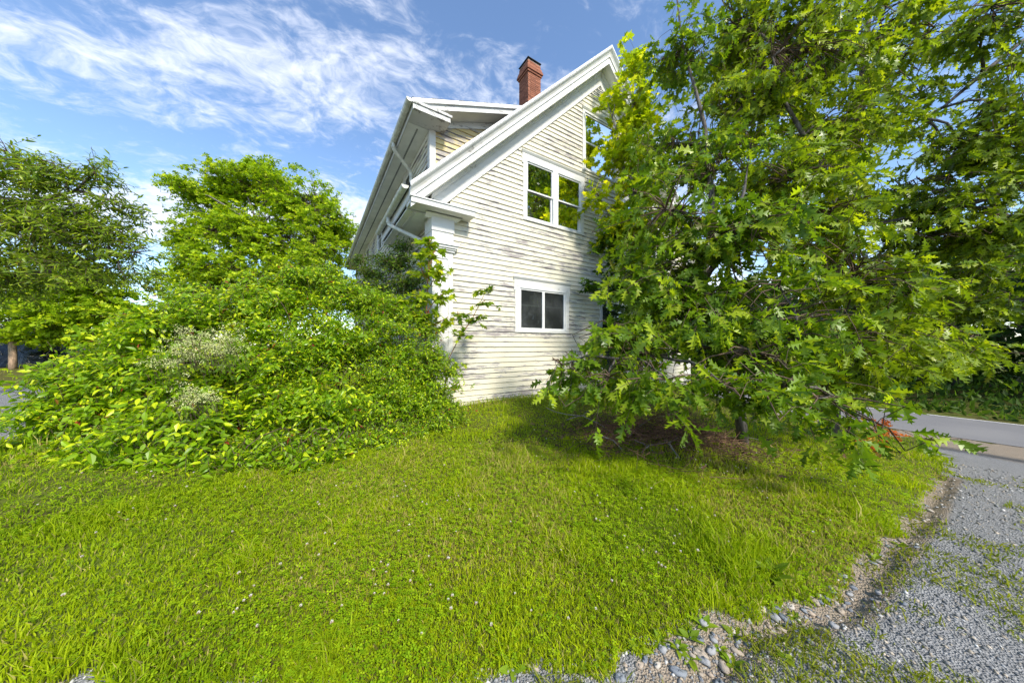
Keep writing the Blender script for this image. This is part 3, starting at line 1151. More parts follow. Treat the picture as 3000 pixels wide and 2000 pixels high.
def double_hung(frame, w, a0, a1, z0, z1):
    zm = (z0 + z1) / 2
    mb = MB(frame); ring(mb, a0, a1, z0, z1, 0.028, -0.04, 0.046); mb.build('window_frame', M['sash'], w)
    mb = MB(frame); ring(mb, a0 + 0.029, a1 - 0.029, zm - 0.02, z1 - 0.029, 0.035, -0.012, 0.022); mb.build('upper_sash', M['sash'], w)
    mb = MB(frame); ring(mb, a0 + 0.029, a1 - 0.029, z0 + 0.029, zm + 0.03, 0.04, -0.036, -0.0125, 0.055); mb.build('lower_sash', M['sash'], w)
    pane_obj(frame, a0 + 0.063, a1 - 0.063, zm + 0.015, z1 - 0.063, 0.002, w)
    pane_obj(frame, a0 + 0.068, a1 - 0.068, z0 + 0.083, zm - 0.008, -0.028, w)


def paired_double_hung(q, label):
    w, (a0, a1, z0, z1) = casing(g_frame, q, 'window', label, 0.085, 0.20)
    m = (a0 + a1) / 2
    mb = MB(g_frame); mb.box(m - 0.055, m + 0.055, -0.05, 0.042, z0, z1); mb.build('mullion', M['trim'], w)
    double_hung(g_frame, w, a0 + 0.001, m - 0.056, z0, z1)
    double_hung(g_frame, w, m + 0.056, a1 - 0.001, z0, z1)


paired_double_hung(GW['up'], 'paired double hung window on the upper floor of the gable')
paired_double_hung(GW['mirror'], 'upper gable window hidden behind the maple')


def slider(q, label):
    w, (a0, a1, z0, z1) = casing(g_frame, q, 'window', label, 0.10, 0.22)
    m = (a0 + a1) / 2
    mb = MB(g_frame); ring(mb, a0, a1, z0, z1, 0.04, -0.04, 0.05); mb.build('window_frame', M['sash'], w)
    for x0, x1 in ((a0 + 0.041, m + 0.001), (m + 0.0015, a1 - 0.041)):
        mb = MB(g_frame); ring(mb, x0, x1, z0 + 0.041, z1 - 0.041, 0.038, -0.02, 0.03); mb.build('sash', M['sash'], w)
        pane_obj(g_frame, x0 + 0.036, x1 - 0.036, z0 + 0.077, z1 - 0.077, 0.004, w, 'glass_screen')
        zm = z0 + (z1 - z0) * 0.58
        mb = MB(g_frame); mb.box(x0 + 0.036, x1 - 0.036, -0.047, -0.042, zm, zm + 0.03); mb.build('reflection_line', M['reflection_bar'], w)  # added bar, drawn in place of a reflection across the glass


slider(GW['low'], 'square two pane window on the ground floor of the gable')
slider(GW['low_right'], 'ground floor gable window hidden behind the oak')


def single(frame, q, label, cw=0.09, head=0.12, name='window', mat='glass'):
    w, (a0, a1, z0, z1) = casing(frame, q, name, label, cw, head, True, 0.0)
    mb = MB(frame); ring(mb, a0, a1, z0, z1, 0.05, -0.04, 0.02); mb.build('sash', M['sash'], w)
    zm = (z0 + z1) / 2
    mb = MB(frame); mb.box(a0 + 0.0505, a1 - 0.0505, -0.03, 0.012, zm - 0.02, zm + 0.02); mb.build('meeting_rail', M['sash'], w)
    pane_obj(frame, a0 + 0.049, a1 - 0.049, z0 + 0.049, zm - 0.0205, -0.01, w, 'glass_screen')
    pane_obj(frame, a0 + 0.049, a1 - 0.049, zm + 0.0205, z1 - 0.049, -0.004, w, 'glass_screen')
    return w


single(g_frame, GW['attic'], 'dark attic window high in the gable')
single(g_frame, GW['door'], 'tall dark window beside the oak leaves')
for i, (a, b) in enumerate(SWIN):
    single(s_frame, (a, b, SZ0, SZ1), 'narrow upper window under the dormer eave, number %d from the street' % (i + 1) if False else None, 0.11, 0.12)

# louvred vent in the peak
mb = MB(g_frame)
zt = roof_z(MID) - 0.60 * math.sqrt(1 + SL * SL) - 0.02
mb.add([(MID - 0.42, 0.02, zt - 0.42), (MID + 0.42, 0.02, zt - 0.42), (MID, 0.02, zt)], [(0, 1, 2)])
vent = mb.build('attic_vent', M['screen'], house)
for i in range(7):
    zz = zt - 0.42 + i * 0.058
    hw = (zt - zz) - 0.03
    if hw < 0.03: break
    mb = MB(g_frame); mb.box(-hw + MID, MID + hw, 0.022, 0.045, zz, zz + 0.018)
    mb.build('slat', M['trim_worn'], vent)

# ------------------------------------------------------------------ chimney
ch = empty('chimney_stack_origin') if False else None
T0c, T1c, S0c, S1c = 4.67, 5.27, 3.13, 3.73
mb = MB(); mb.box(T0c + 0.012, T1c - 0.012, S0c + 0.012, S1c - 0.012, 8.6, 11.98)
chim = mb.build('chimney', M['mortar'], house)
chim['label'] = 'tall red brick chimney with corbelled top and dark cap'
BRK = {}


def brick_mesh(L, D):
    key = (round(L, 3), round(D, 3))
    if key in BRK: return BRK[key]
    hx, hy, hz, c = L / 2, D / 2, 0.031, 0.004
    V, F = [], []
    for sx in (-1, 1):
        for sy in (-1, 1):
            for sz in (-1, 1):
                V.append((sx * hx, sy * hy, sz * hz))
    F = [(0, 1, 3, 2), (4, 6, 7, 5), (0, 4, 5, 1), (2, 3, 7, 6), (0, 2, 6, 4), (1, 5, 7, 3)]
    me = bpy.data.meshes.new('brick'); me.from_pydata(V, [], F); me.materials.append(M['brick'])
    BRK[key] = me
    return me


def course(z, out, half):
    a0, a1, b0, b1 = T0c - out, T1c + out, S0c - out, S1c + out
    L = (a1 - a0)
    d = 0.10
    seg = [(L - d) * 0.5, (L - d) * 0.5]
    for side in range(4):
        # pinwheel bond: every side starts after the corner brick of the previous one
        x = d if not half else 0.0
        tot = L - d
        cuts = [0, tot / 3 * 1.0, tot / 3 * 2.0, tot] if half else [0, tot / 2, tot]
        if half: cuts = [0, tot * 0.25, tot * 0.75, tot]
        for c0, c1 in zip(cuts[:-1], cuts[1:]):
            l = c1 - c0 - 0.011
            m = x + (c0 + c1) / 2
            if side == 0: p, rz = (a0 + m, b0 + d / 2), 0
            elif side == 1: p, rz = (a1 - d / 2, b0 + m), math.pi / 2
            elif side == 2: p, rz = (a1 - m, b1 - d / 2), 0
            else: p, rz = (a0 + d / 2, b1 - m), math.pi / 2
            o = link('brick', brick_mesh(l, d), chim)
            j = 0.0025
            o.location = (p[0] + random.uniform(-j, j), p[1] + random.uniform(-j, j), z + 0.031)
            o.rotation_euler = (0, 0, rz + random.uniform(-0.006, 0.006))


z = 10.28
i = 0
while z < 11.5:
    course(z, 0.0, i % 2 == 1); z += 0.073; i += 1
for out in (0.035, 0.07, 0.05, 0.03, 0.0, 0.0):
    course(z, out, i % 2 == 1); z += 0.073; i += 1
ZT = z
mb = MB()
for sx, sy in ((0.08, 0.08), (0.52, 0.08), (0.08, 0.52), (0.52, 0.52)):
    mb.box(T0c + sx - 0.04, T0c + sx + 0.04, S0c + sy - 0.04, S0c + sy + 0.04, ZT - 0.004, ZT + 0.08)
mb.build('cap_support', M['mortar'], chim)
mb = MB()
mb.loft([(T0c - 0.02, S0c - 0.02, ZT + 0.081), (T1c + 0.02, S0c - 0.02, ZT + 0.081), (T1c + 0.02, S1c + 0.02, ZT + 0.081), (T0c - 0.02, S1c + 0.02, ZT + 0.081)],
        [(T0c + 0.01, S0c + 0.01, ZT + 0.13), (T1c - 0.01, S0c + 0.01, ZT + 0.13), (T1c - 0.01, S1c - 0.01, ZT + 0.13), (T0c + 0.01, S1c - 0.01, ZT + 0.13)])
mb.build('chimney_cap', M['flue'], chim)
print('NOBJ house', len(bpy.data.objects))

# ------------------------------------------------------------------ leaves
def half_leaf(outline, curl=0.12, fold=0.25, twist=0.0):
    """leaf from one half outline [(x, y)...]: strips between midrib and margin on both sides"""
    V, F = [], []
    n = len(outline)
    for sgn in (1, -1):
        b = len(V)
        for x, y in outline:
            V.append((x, 0.0, -curl * x * x))
            V.append((x, sgn * y, -curl * x * x - 0.5 * y * y * curl + fold * y + twist * sgn * x * y))
        for i in range(n - 1):
            a0, p0, a1, p1 = b + 2 * i, b + 2 * i + 1, b + 2 * i + 2, b + 2 * i + 3
            for tri in ((a0, p0, p1), (a0, p1, a1)):
                q = np.array([V[j] for j in tri])
                if np.linalg.norm(np.cross(q[1] - q[0], q[2] - q[0])) > 1e-6:
                    F.append(tri if sgn > 0 else tri[::-1])
    return np.array(V, float), np.array(F, int)


def fan_leaf(outline, cx=0.3, curl=0.15, fold=0.12):
    pts = [(cx, 0.0)] + outline + [(x, -y) for x, y in outline[::-1] if y > 1e-6]
    V = [(x, y, -curl * x * x - fold * 1.3 * y * y + fold * 0.4 * abs(y)) for x, y in pts]
    n = len(pts) - 1
    F = [(0, 1 + i, 1 + (i + 1) % n) for i in range(n)]
    return np.array(V, float), np.array(F, int)


OAK_HI = [half_leaf([(0, 0.012), (0.14, 0.03), (0.19, 0.08), (0.25, 0.19), (0.29, 0.07), (0.36, 0.09), (0.43, 0.22), (0.53, 0.33), (0.53, 0.10), (0.60, 0.09), (0.70, 0.19), (0.78, 0.26), (0.75, 0.08), (0.82, 0.07), (0.91, 0.13), (0.90, 0.03), (1.0, 0)], c, f, tw)
          for c, f, tw in ((0.10, 0.30, 0.1), (0.30, 0.10, -0.2), (-0.10, 0.45, 0.2))]
OAK_HI = [(v * np.array([1, 0.86, 1]), f) for v, f in OAK_HI]
OAK_LO = [fan_leaf([(0, 0.0), (0.25, 0.19), (0.33, 0.07), (0.54, 0.33), (0.57, 0.09), (0.79, 0.25), (0.80, 0.06), (1.0, 0)], 0.45, c, f) for c, f in ((0.15, 0.3), (0.35, 0.1))]
MAPLE_FAR = [(np.array([(0, 0, 0), (0.15, 0.46, 0.05), (0.66, 0.5, -0.1), (1.0, 0, -0.2), (0.66, -0.5, -0.1), (0.15, -0.46, 0.05), (0.45, 0, 0.0)]), np.array([(0, 1, 6), (6, 2, 3), (3, 4, 6), (6, 5, 0)]))]
MAPLE_HI = [fan_leaf([(0, 0.0), (-0.03, 0.20), (0.10, 0.46), (0.17, 0.29), (0.26, 0.25), (0.44, 0.36), (0.68, 0.56), (0.62, 0.33), (0.58, 0.19), (0.72, 0.20), (0.82, 0.10), (1.0, 0)], 0.3, c, f) for c, f in ((0.12, 0.15), (0.30, 0.35))]
MAPLE_LO = [fan_leaf([(0, 0.0), (0.10, 0.45), (0.27, 0.22), (0.66, 0.54), (0.58, 0.18), (1.0, 0)], 0.3, 0.25, 0.3)]
OVAL = [half_leaf([(0, 0.0), (0.14, 0.13), (0.40, 0.235), (0.72, 0.16), (1.0, 0)], c, f) for c, f in ((0.22, 0.35), (0.05, 0.2), (0.45, 0.25))]
OVAL_LO = [half_leaf([(0, 0.0), (0.35, 0.24), (1.0, 0)], 0.25, 0.3)]
LANCE = [half_leaf([(0, 0.0), (0.35, 0.13), (0.72, 0.10), (1.0, 0)], c, f) for c, f in ((0.25, 0.3), (0.5, 0.2))]
CLUMP = [(np.array([(0, 0, 0), (0.5, 0.42, 0.08), (1.0, 0.05, -0.1), (0.45, -0.40, 0.05)]), np.array([(0, 1, 2), (0, 2, 3)])),
         (np.array([(0, 0, 0), (0.25, 0.45, 0.1), (0.55, 0.20, 0.0), (0.95, 0.30, -0.1), (0.75, -0.1, 0.05), (0.6, -0.45, 0.0), (0.3, -0.2, 0.05)]), np.array([(0, 1, 2), (2, 3, 4), (4, 5, 6), (0, 2, 4), (0, 4, 6)]))]


class Leaves:
    def __init__(self):
        self.P, self.A, self.N, self.S, self.T = [], [], [], [], []

    def add(self, P, A, N, S, T):
        self.P.append(P); self.A.append(A); self.N.append(N); self.S.append(S); self.T.append(T)

    def cat(self):
        return [np.concatenate(q) for q in (self.P, self.A, self.N, self.S, self.T)]


def tints(n, lo, hi, extra=(), jit=0.12):
    f = rng.random((n, 1))
    c = np.array(lo) * (1 - f) + np.array(hi) * f
    for col, prob in extra:
        m = rng.random(n) < prob
        c[m] = np.array(col)
    return np.clip(c * (1 + jit * rng.standard_normal((n, 1))), 0.002, 1.0)


def frames(A, N):
    A = norm(A)
    N = norm(N - (N * A).sum(-1, keepdims=True) * A)
    return A, np.cross(N, A), N


def bake(Lf, temps):
    P, A, N, S, T = Lf
    A, B, N = frames(A, N)
    Vs, Fs, Ts, off = [], [], [], 0
    which = rng.integers(0, len(temps), len(P))
    for k, (tv, tf) in enumerate(temps):
        m = which == k
        if not m.any(): continue
        v = P[m][:, None] + S[m][:, None, None] * (tv[None, :, 0:1] * A[m][:, None] + tv[None, :, 1:2] * B[m][:, None] + tv[None, :, 2:3] * N[m][:, None])
        nl, nv = v.shape[:2]
        Vs.append(v.reshape(-1, 3))
        Fs.append((tf[None] + (off + np.arange(nl) * nv)[:, None, None]).reshape(-1, 3))
        Ts.append(np.repeat(T[m], nv, 0)); off += nl * nv
    return np.concatenate(Vs), np.concatenate(Fs), np.concatenate(Ts)


def sub(Lf, m):
    return [q[m] for q in Lf]


def front_most(Lf, count=300):
    """the leaves that show largest: in view, not behind others, near"""
    P, A, N, S, T = Lf
    C = P + norm(A) * S[:, None] * 0.5
    y = np.maximum(C[:, 1], 0.01)
    px = 1500 + C[:, 0] / y * FPX; py = HORIZON - (C[:, 2] - EYE) / y * FPX
    ok = (C[:, 1] > 0.5) & (px > 0) & (px < 3000) & (py > 0) & (py < 2000)
    score = np.where(ok, S / y, 0)
    cell = (np.floor(px / 26) * 10000 + np.floor(py / 26)).astype(np.int64)
    order = np.argsort(y)
    _, first = np.unique(cell[order], return_index=True)
    cand = order[first]
    cand = cand[score[cand] > 0]
    cand = cand[np.argsort(-score[cand])][:count]
    m = np.zeros(len(P), bool); m[cand] = True
    return m


def leaf_objects(Lf, temps, mat, parent, base, nv=8, name='leaf'):
    P, A, N, S, T = Lf
    if len(P) == 0: return
    A, B, N = frames(A, N)
    ref = T[rng.integers(0, len(T), nv)]
    meshes = {}
    for i in range(len(P)):
        k = int(np.argmin(((ref - T[i]) ** 2).sum(1)))
        w = int(rng.integers(0, len(temps)))
        if (k, w) not in meshes:
            tv, tf = temps[w]
            me = np_mesh(name, tv, tf, np.tile(ref[k], (len(tv), 1)), smooth=True)
            me.materials.append(mat); meshes[(k, w)] = me
        o = link(name, meshes[(k, w)], parent)
        s = float(S[i]); p = P[i] - base
        mt = Matrix(((A[i, 0] * s, B[i, 0] * s, N[i, 0] * s, p[0]), (A[i, 1] * s, B[i, 1] * s, N[i, 1] * s, p[1]), (A[i, 2] * s, B[i, 2] * s, N[i, 2] * s, p[2]), (0, 0, 0, 1)))
        o.matrix_local = mt


def twig_arrays(Q0, Q1, r0, r1):
    """three-sided tapering sticks, arrays in"""
    Q0 = np.asarray(Q0); Q1 = np.asarray(Q1)
    d = norm(Q1 - Q0)
    ref = np.where(np.abs(d[:, 2:3]) > 0.9, np.array([[1.0, 0, 0]]), np.array([[0, 0, 1.0]]))
    x = norm(np.cross(d, ref)); y = np.cross(d, x)
    n = len(Q0)
    r0 = np.broadcast_to(np.asarray(r0, float), (n,))[:, None]; r1 = np.broadcast_to(np.asarray(r1, float), (n,))[:, None]
    V = []
    for q, r in ((Q0, r0), (Q1, r1)):
        for j in range(3):
            a = 2 * math.pi * j / 3
            V.append(q + (x * math.cos(a) + y * math.sin(a)) * r)
    V = np.stack(V, 1)
    F = np.array([(0, 1, 4), (0, 4, 3), (1, 2, 5), (1, 5, 4), (2, 0, 3), (2, 3, 5)])
    F = (F[None] + (np.arange(n) * 6)[:, None, None]).reshape(-1, 3)
    return V.reshape(-1, 3), F


class Twigs:
    def __init__(self): self.q = []
    def add(self, a, b, r0, r1):
        a = np.atleast_2d(a); b = np.atleast_2d(b); n = len(a)
        self.q.append((a, b, np.broadcast_to(np.asarray(r0, float), (n,)), np.broadcast_to(np.asarray(r1, float), (n,))))
    def build(self, name, mat, parent, base):
        if not self.q: return None
        a, b, r0, r1 = [np.concatenate(z) for z in zip(*self.q)]
        V, F = twig_arrays(a, b, r0, r1)
        me = np_mesh(name, V - base, F, smooth=True); me.materials.append(mat)
        return link(name, me, parent)


def blob(x, y, d, rx, ry, rd):
    return (W(x, y, d), np.array([rx * d / FPX, rd, ry * d / FPX]))


def sample_blob(b, n, shell=0.45, lump=0.5):
    c, r = b
    d = norm(rng.standard_normal((n, 3)))
    s1 = int(rng.integers(1, 9999))
    lum = 1 + lump * (vnoise(d[:, 0] * 2.3 + 7, d[:, 1] * 2.3 + d[:, 2] * 3.1, s1) - 0.5) * 1.6
    rad = (shell + (1 - shell) * rng.random(n) ** 0.6) * lum
    return c + d * r * rad[:, None], d


UP = np.array([0, 0, 1.0])


def sample_clumped(b, n, shell, lump, per=7, cs=(0.18, 0.06)):
    """twigs gathered into flat boughs instead of spread evenly"""
    m = max(3, n // per)
    C0, o0 = sample_blob(b, m, shell, lump)
    i = rng.integers(0, m, n)
    off = rng.standard_normal((n, 3)) * np.array([cs[0], cs[0], cs[1]])
    off[:, 2] -= 0.35 * np.maximum(0, (off * o0[i]).sum(1))
    return C0[i] + off, norm(o0[i] + 0.5 * norm(off) + 0.2 * rng.standard_normal((n, 3)))




def sprays(Lv, Tw, C, out, L, k, size, lo, hi, mode='ranked', droop=0.15, upw=0.8, extra=(), tipcol=None, twig_r=0.004, spread=0.9, sizej=0.22, wild=0.45, outw=0.6):
    """leafy twigs: N twigs starting near C, heading 'out'; k leaves on each"""
    N = len(C)
    D = norm(out * outw + wild * rng.standard_normal((N, 3)) + UP * 0.12)
    Ls = L * (0.7 + 0.6 * rng.random(N))
    S0 = C - D * Ls[:, None] * 0.55
    side = norm(np.cross(D, UP + 0.3 * rng.standard_normal((N, 3))))
    Pl, Al, Nl, Sl, Tl = [], [], [], [], []
    for j in range(k):
        if mode == 'tip':
            u = 0.62 + 0.38 * rng.random(N)
            ang = j * 2.399 + rng.random(N) * 0.9
            ax2 = np.cross(D, side)
            lat = side * np.cos(ang)[:, None] + ax2 * np.sin(ang)[:, None]
            fw = 0.35 + 0.5 * rng.random(N)
        else:
            u = (j + 0.6 + 0.5 * rng.random(N)) / (k + 0.3)
            sg = np.where(j % 2 == 0, 1.0, -1.0)
            lat = side * sg + 0.35 * rng.standard_normal((N, 3))
            fw = 0.55 + 0.3 * rng.random(N)
        pos = S0 + D * (Ls * u)[:, None] - UP * (droop * Ls * u * u)[:, None]
        A = norm(D * fw[:, None] + lat * spread - UP * droop * 1.5)
        Nn = norm(UP * upw + 0.55 * rng.standard_normal((N, 3)) + out * 0.25)
        sz = size * (1 + sizej * rng.standard_normal(N)) * (1.0 - 0.25 * (j / max(1, k - 1)) if mode != 'tip' else 1.0)
        sz = np.clip(sz, size * 0.35, size * 1.7)
        T = tints(N, lo, hi, extra)
        if tipcol is not None:
            m = rng.random(N) < (0.55 * (j / max(1, k - 1)) ** 2)
            T[m] = tints(int(m.sum()), tipcol, tuple(min(1, q * 1.2) for q in tipcol))
        if mode == 'tip':
            pos = pos + A * (sz * 0.12)[:, None]
        Pl.append(pos); Al.append(A); Nl.append(Nn); Sl.append(sz); Tl.append(T)
    Lv.add(np.concatenate(Pl), np.concatenate(Al), np.concatenate(Nl), np.concatenate(Sl), np.concatenate(Tl))
    if Tw is not None and N > 400:
        pk = rng.random(N) < 0.45
        S0t, D, Ls = S0[pk], D[pk], Ls[pk]
    else:
        S0t = S0
    if Tw is not None:
        E = S0t + D * Ls[:, None] - UP * (droop * Ls)[:, None]
        mid = S0t + D * (Ls * 0.5)[:, None] - UP * (droop * Ls * 0.25)[:, None]
        Tw.add(S0t, mid, twig_r, twig_r * 0.75); Tw.add(mid, E, twig_r * 0.75, twig_r * 0.4)
    return S0


def limb_path(a, b, sag=0.08, n=7, wob=0.05):
    a = np.asarray(a, float); b = np.asarray(b, float)
    L = np.linalg.norm(b - a)
    pts = []
    ph = rng.random(3) * 6
    for i in range(n):
        f = i / (n - 1)
        p = a * (1 - f) + b * f
        p = p + UP * sag * L * math.sin(math.pi * f)
        p = p + wob * L * np.array([math.sin(ph[0] + 5 * f), math.sin(ph[1] + 6 * f), 0.6 * math.sin(ph[2] + 7 * f)]) * math.sin(math.pi * f)
        pts.append(p)
    return pts


def nearest_on(path, p, below=0.25):
    path = np.array(path)
    dense = np.concatenate([path[i] + (path[i + 1] - path[i]) * np.linspace(0, 1, 12)[:, None] for i in range(len(path) - 1)])
    d = np.linalg.norm(dense - p, axis=1) + below * np.maximum(0, dense[:, 2] - (p[2] - 0.3)) * 4
    return dense[int(np.argmin(d))]


def woody(tr, Tw, stems, blobs, S0s, limb_r=0.05, sub_r=0.016, frac=0.5, maxlen=1.6):
    """limbs from the stems to each blob, branches from the limbs to the twigs"""
    for (c, r), S0 in zip(blobs, S0s):
        best = min((nearest_on(s[0], c) for s in stems), key=lambda q: np.linalg.norm(q - c))
        end = c + (c - best) / max(np.linalg.norm(c - best), 1e-6) * r.mean() * 0.55
        path = limb_path(best, end)
        Ln = np.linalg.norm(end - best)
        rr_ = min(limb_r, 0.012 + 0.012 * Ln)
        tr.tube([tuple(p) for p in path], list(np.linspace(rr_, 0.008, len(path))), 6)
        dense = np.concatenate([np.array(path[i]) + (np.array(path[i + 1]) - np.array(path[i])) * np.linspace(0, 1, 8)[:, None] for i in range(len(path) - 1)])
        n = int(len(S0) * frac)
        pick = S0[rng.permutation(len(S0))[:n]]
        d = np.linalg.norm(pick[:, None] - dense[None], axis=2)
        q = dense[np.argmin(d, 1)]
        md = d.min(1)
        m = md < maxlen
        mid = (q + pick) / 2 + UP * 0.06 * md[:, None] + 0.05 * rng.standard_normal(q.shape) * md[:, None]
        Tw.add(q[m], mid[m], sub_r * 0.6, sub_r * 0.45); Tw.add(mid[m], pick[m], sub_r * 0.45, sub_r * 0.25)


def finish_plant(name, label, cat, base, Lv, temps, mat, tr=None, Tw=None, trunk_mat=None, hi=None, count=300, group=None, crown_name='crown', twig_mat=None, leafname='leaf', hi_n=0):
    base = np.array([base[0], base[1], base[2]], float)
    root = empty(name, tuple(base), 0, label, cat, group)
    if tr is not None:
        tr.v = [tuple(np.array(p) - base) for p in tr.v]
        tr.build('trunk' if cat == 'tree' else 'stem', trunk_mat or M['bark'], root, True)
    if Tw is not None:
        Tw.build('twigs', twig_mat or M['twig'], root, base)
        if len(root.children) and Tw.q:
            root.children[-1]['kind'] = 'stuff'
    Lf = Lv.cat()
    m = front_most(Lf, count) if count else np.zeros(len(Lf[0]), bool)
    rest = sub(Lf, ~m)
    if hi is not None and hi_n:
        m2 = front_most(rest, hi_n)
        Va, Fa, Ta = bake(sub(rest, m2), hi)
        Vb, Fb, Tb = bake(sub(rest, ~m2), temps)
        V, F, T = np.concatenate([Va, Vb]), np.concatenate([Fa, Fb + len(Va)]), np.concatenate([Ta, Tb])
    else:
        V, F, T = bake(rest, temps)
    me = np_mesh(crown_name, V - base, F, T)
    me.materials.append(mat)
    cr = link(crown_name, me, root)
    cr['kind'] = 'stuff'
    if count:
        leaf_objects(sub(Lf, m), hi or temps, mat, cr, base, name=leafname)
    print('PLANT', name, len(Lf[0]), 'leaves', len(F), 'tris')
    return root


def gz_at(x, y): return float(ground(x, y))


# ------------------------------------------------------------------ oaks
OAK_LOC = (0.075, 0.150, 0.008); OAK_HIC = (0.180, 0.280, 0.010); OAK_TIP = (0.29, 0.37, 0.012)


def oak(name, label, stems, blobs, size=0.185, sprd=None, dens=1.0, hi_n=2500, tip=OAK_TIP, lo=OAK_LOC, hic=OAK_HIC, droop=0.42, count=300):
    Lv, Tw, tr = Leaves(), Twigs(), MB()
    for path, rads in stems:
        tr.tube([tuple(p) for p in path], rads, 8)
    S0s = []
    bl = []
    for bb in blobs:
        b = blob(*bb[:6])
        dm = bb[6] if len(bb) > 6 else 1.0
        area = math.pi * b[1][0] * b[1][2]
        n = max(8, int(area * 56 * dens * dm))
        b = (b[0], np.maximum(b[1] - 0.20, 0.5 * b[1]))
        C, out = sample_clumped(b, n, 0.15, 0.6, 6, (0.22, 0.07))
        S0s.append(sprays(Lv, Tw, C, out, 0.42, 7, size, lo, hic, 'tip', droop, 0.7, extra=(((0.15, 0.16, 0.02), 0.012),), tipcol=tip, twig_r=0.0045, spread=1.0, wild=0.5, outw=0.55))
        bl.append(b)
    woody(tr, Tw, stems, bl, S0s, 0.06, 0.02, 0.6, 2.2)
    base = stems[0][0][0]
    return finish_plant(name, label, 'tree', base, Lv, OAK_LO, M['leaf'], tr, Tw, M['bark'], OAK_HI, count, hi_n=hi_n)


def ground_pt(x, y, z_off=-0.15):
    return np.array([x, y, gz_at(x, y) + z_off])


p1 = W(2180, 1240, 4.9)
stem1 = ([ground_pt(p1[0], p1[1]), W(2152, 1040, 4.9), W(2110, 930, 4.9), W(2062, 830, 5.0), W(2088, 600, 5.3), W(2064, 366, 5.8), W(2039, 270, 6.0), W(1998, 126, 6.2), W(1975, -80, 6.5)],
         [0.085, 0.07, 0.062, 0.055, 0.05, 0.036, 0.03, 0.022, 0.010])
stem1b = ([W(2160, 1120, 4.9), W(2110, 1020, 4.6), W(2030, 1015, 4.3), W(1950, 1040, 4.0), W(1800, 1050, 3.8)], [0.05, 0.035, 0.03, 0.022, 0.010])
stem1c = ([W(2165, 1150, 4.9), W(2250, 1110, 4.3), W(2350, 1110, 3.7), W(2480, 1190, 3.2)], [0.05, 0.036, 0.026, 0.012])
stem1d = ([W(2062, 830, 5.0), W(2130, 700, 4.6), W(2180, 560, 4.4), W(2200, 420, 4.6)], [0.045, 0.032, 0.022, 0.010])
oak1_blobs = [
    (1670, 1065, 3.8, 110, 60, 0.35, 0.7), (1790, 1085, 3.6, 130, 70, 0.45), (1930, 1095, 3.4, 150, 65, 0.45), (2090, 1115, 3.2, 160, 60, 0.45), (2260, 1120, 3.15, 150, 75, 0.45),
    (2410, 1170, 3.05, 110, 70, 0.35), (2490, 1235, 3.0, 62, 50, 0.22, 1.2),
    (1850, 990, 4.1, 130, 110, 0.6), (1900, 800, 4.4, 150, 120, 0.6), (2080, 900, 4.1, 170, 140, 0.7, 0.85), (1990, 640, 4.3, 170, 130, 0.7), (2180, 700, 4.0, 200, 150, 0.7),
    (2300, 900, 3.7, 180, 160, 0.7), (2220, 1040, 3.5, 170, 100, 0.5), (1960, 430, 6.2, 110, 110, 0.7, 0.8), (1990, 170, 6.4, 95, 130, 0.8, 0.8), (2100, 480, 5.6, 150, 110, 0.9),
    (1990, 900, 4.3, 140, 110, 0.6, 0.7)]
oak('oak_tree', 'low spreading oak whose glossy lobed leaves hang over the lawn', [stem1, stem1b, stem1c, stem1d], oak1_blobs, 0.185, hi_n=2400)
stem2 = ([ground_pt(7.2, 6.9), np.array([7.22, 6.95, 1.2]), np.array([7.3, 6.95, 2.8]), np.array([7.6, 7.0, 4.6]), np.array([8.0, 7.0, 7.1]), np.array([8.4, 7.2, 9.2]), np.array([8.7, 7.4, 11])],
         [0.19, 0.15, 0.13, 0.11, 0.085, 0.05, 0.015])
stem2b = ([np.array([8.0, 7.0, 7.0]), W(2640, 165, 6.6), W(2742, 117, 6.3), W(2870, 5, 6.1), W(2960, -80, 6.0)], [0.06, 0.045, 0.04, 0.028, 0.01])
stem2c = ([np.array([7.5, 7.0, 4.2]), W(2400, 480, 5.6), W(2300, 300, 5.6), W(2250, 120, 5.8)], [0.06, 0.045, 0.03, 0.01])
oak2_blobs = [
    (2330, 520, 4.7, 200, 130, 0.8), (2490, 790, 4.6, 190, 150, 0.9), (2430, 640, 4.7, 170, 120, 0.8), (2640, 1010, 5.0, 190, 85, 0.7), (2820, 1020, 5.4, 120, 70, 0.5, 0.8), (2480, 1000, 4.3, 180, 110, 0.7),
    (2170, 300, 6.0, 170, 160, 1.1, 0.75), (2350, 150, 6.0, 220, 170, 1.2, 0.8), (2560, 60, 6.3, 180, 100, 1.1), (2640, 330, 6.2, 110, 110, 0.8, 0.6), (2430, 370, 5.8, 180, 120, 1.0, 0.8), (2180, 90, 6.4, 170, 140, 1.0),
    (2700, 120, 6.0, 90, 80, 0.6, 0.6), (2620, 560, 6.4, 150, 70, 0.8, 0.7), (2420, 1130, 5.2, 150, 80, 0.6, 0.7)]
oak('oak_tree', 'tall oak with the dark upright trunk between the lawn and the road', [stem2, stem2b, stem2c], oak2_blobs, 0.185, dens=1.1, hi_n=1300, lo=(0.11, 0.18, 0.007), hic=(0.24, 0.325, 0.009), tip=(0.34, 0.40, 0.012))
stem3 = ([ground_pt(11.6, 4.2), np.array([11.6, 4.2, 2.5]), np.array([11.4, 4.3, 5.5]), np.array([11.2, 4.4, 8.5])], [0.24, 0.20, 0.15, 0.05])
stem3b = ([np.array([11.5, 4.25, 3.6]), W(3000, 546, 5.3), W(2800, 610, 5.5), W(2600, 650, 5.9), W(2460, 668, 6.3)], [0.085, 0.06, 0.045, 0.028, 0.012])
stem3c = ([np.array([11.4, 4.3, 5.4]), W(3000, 117, 5.4), W(2880, 215, 5.4), W(2767, 311, 5.5), W(2700, 350, 5.6)], [0.075, 0.05, 0.036, 0.022, 0.008])
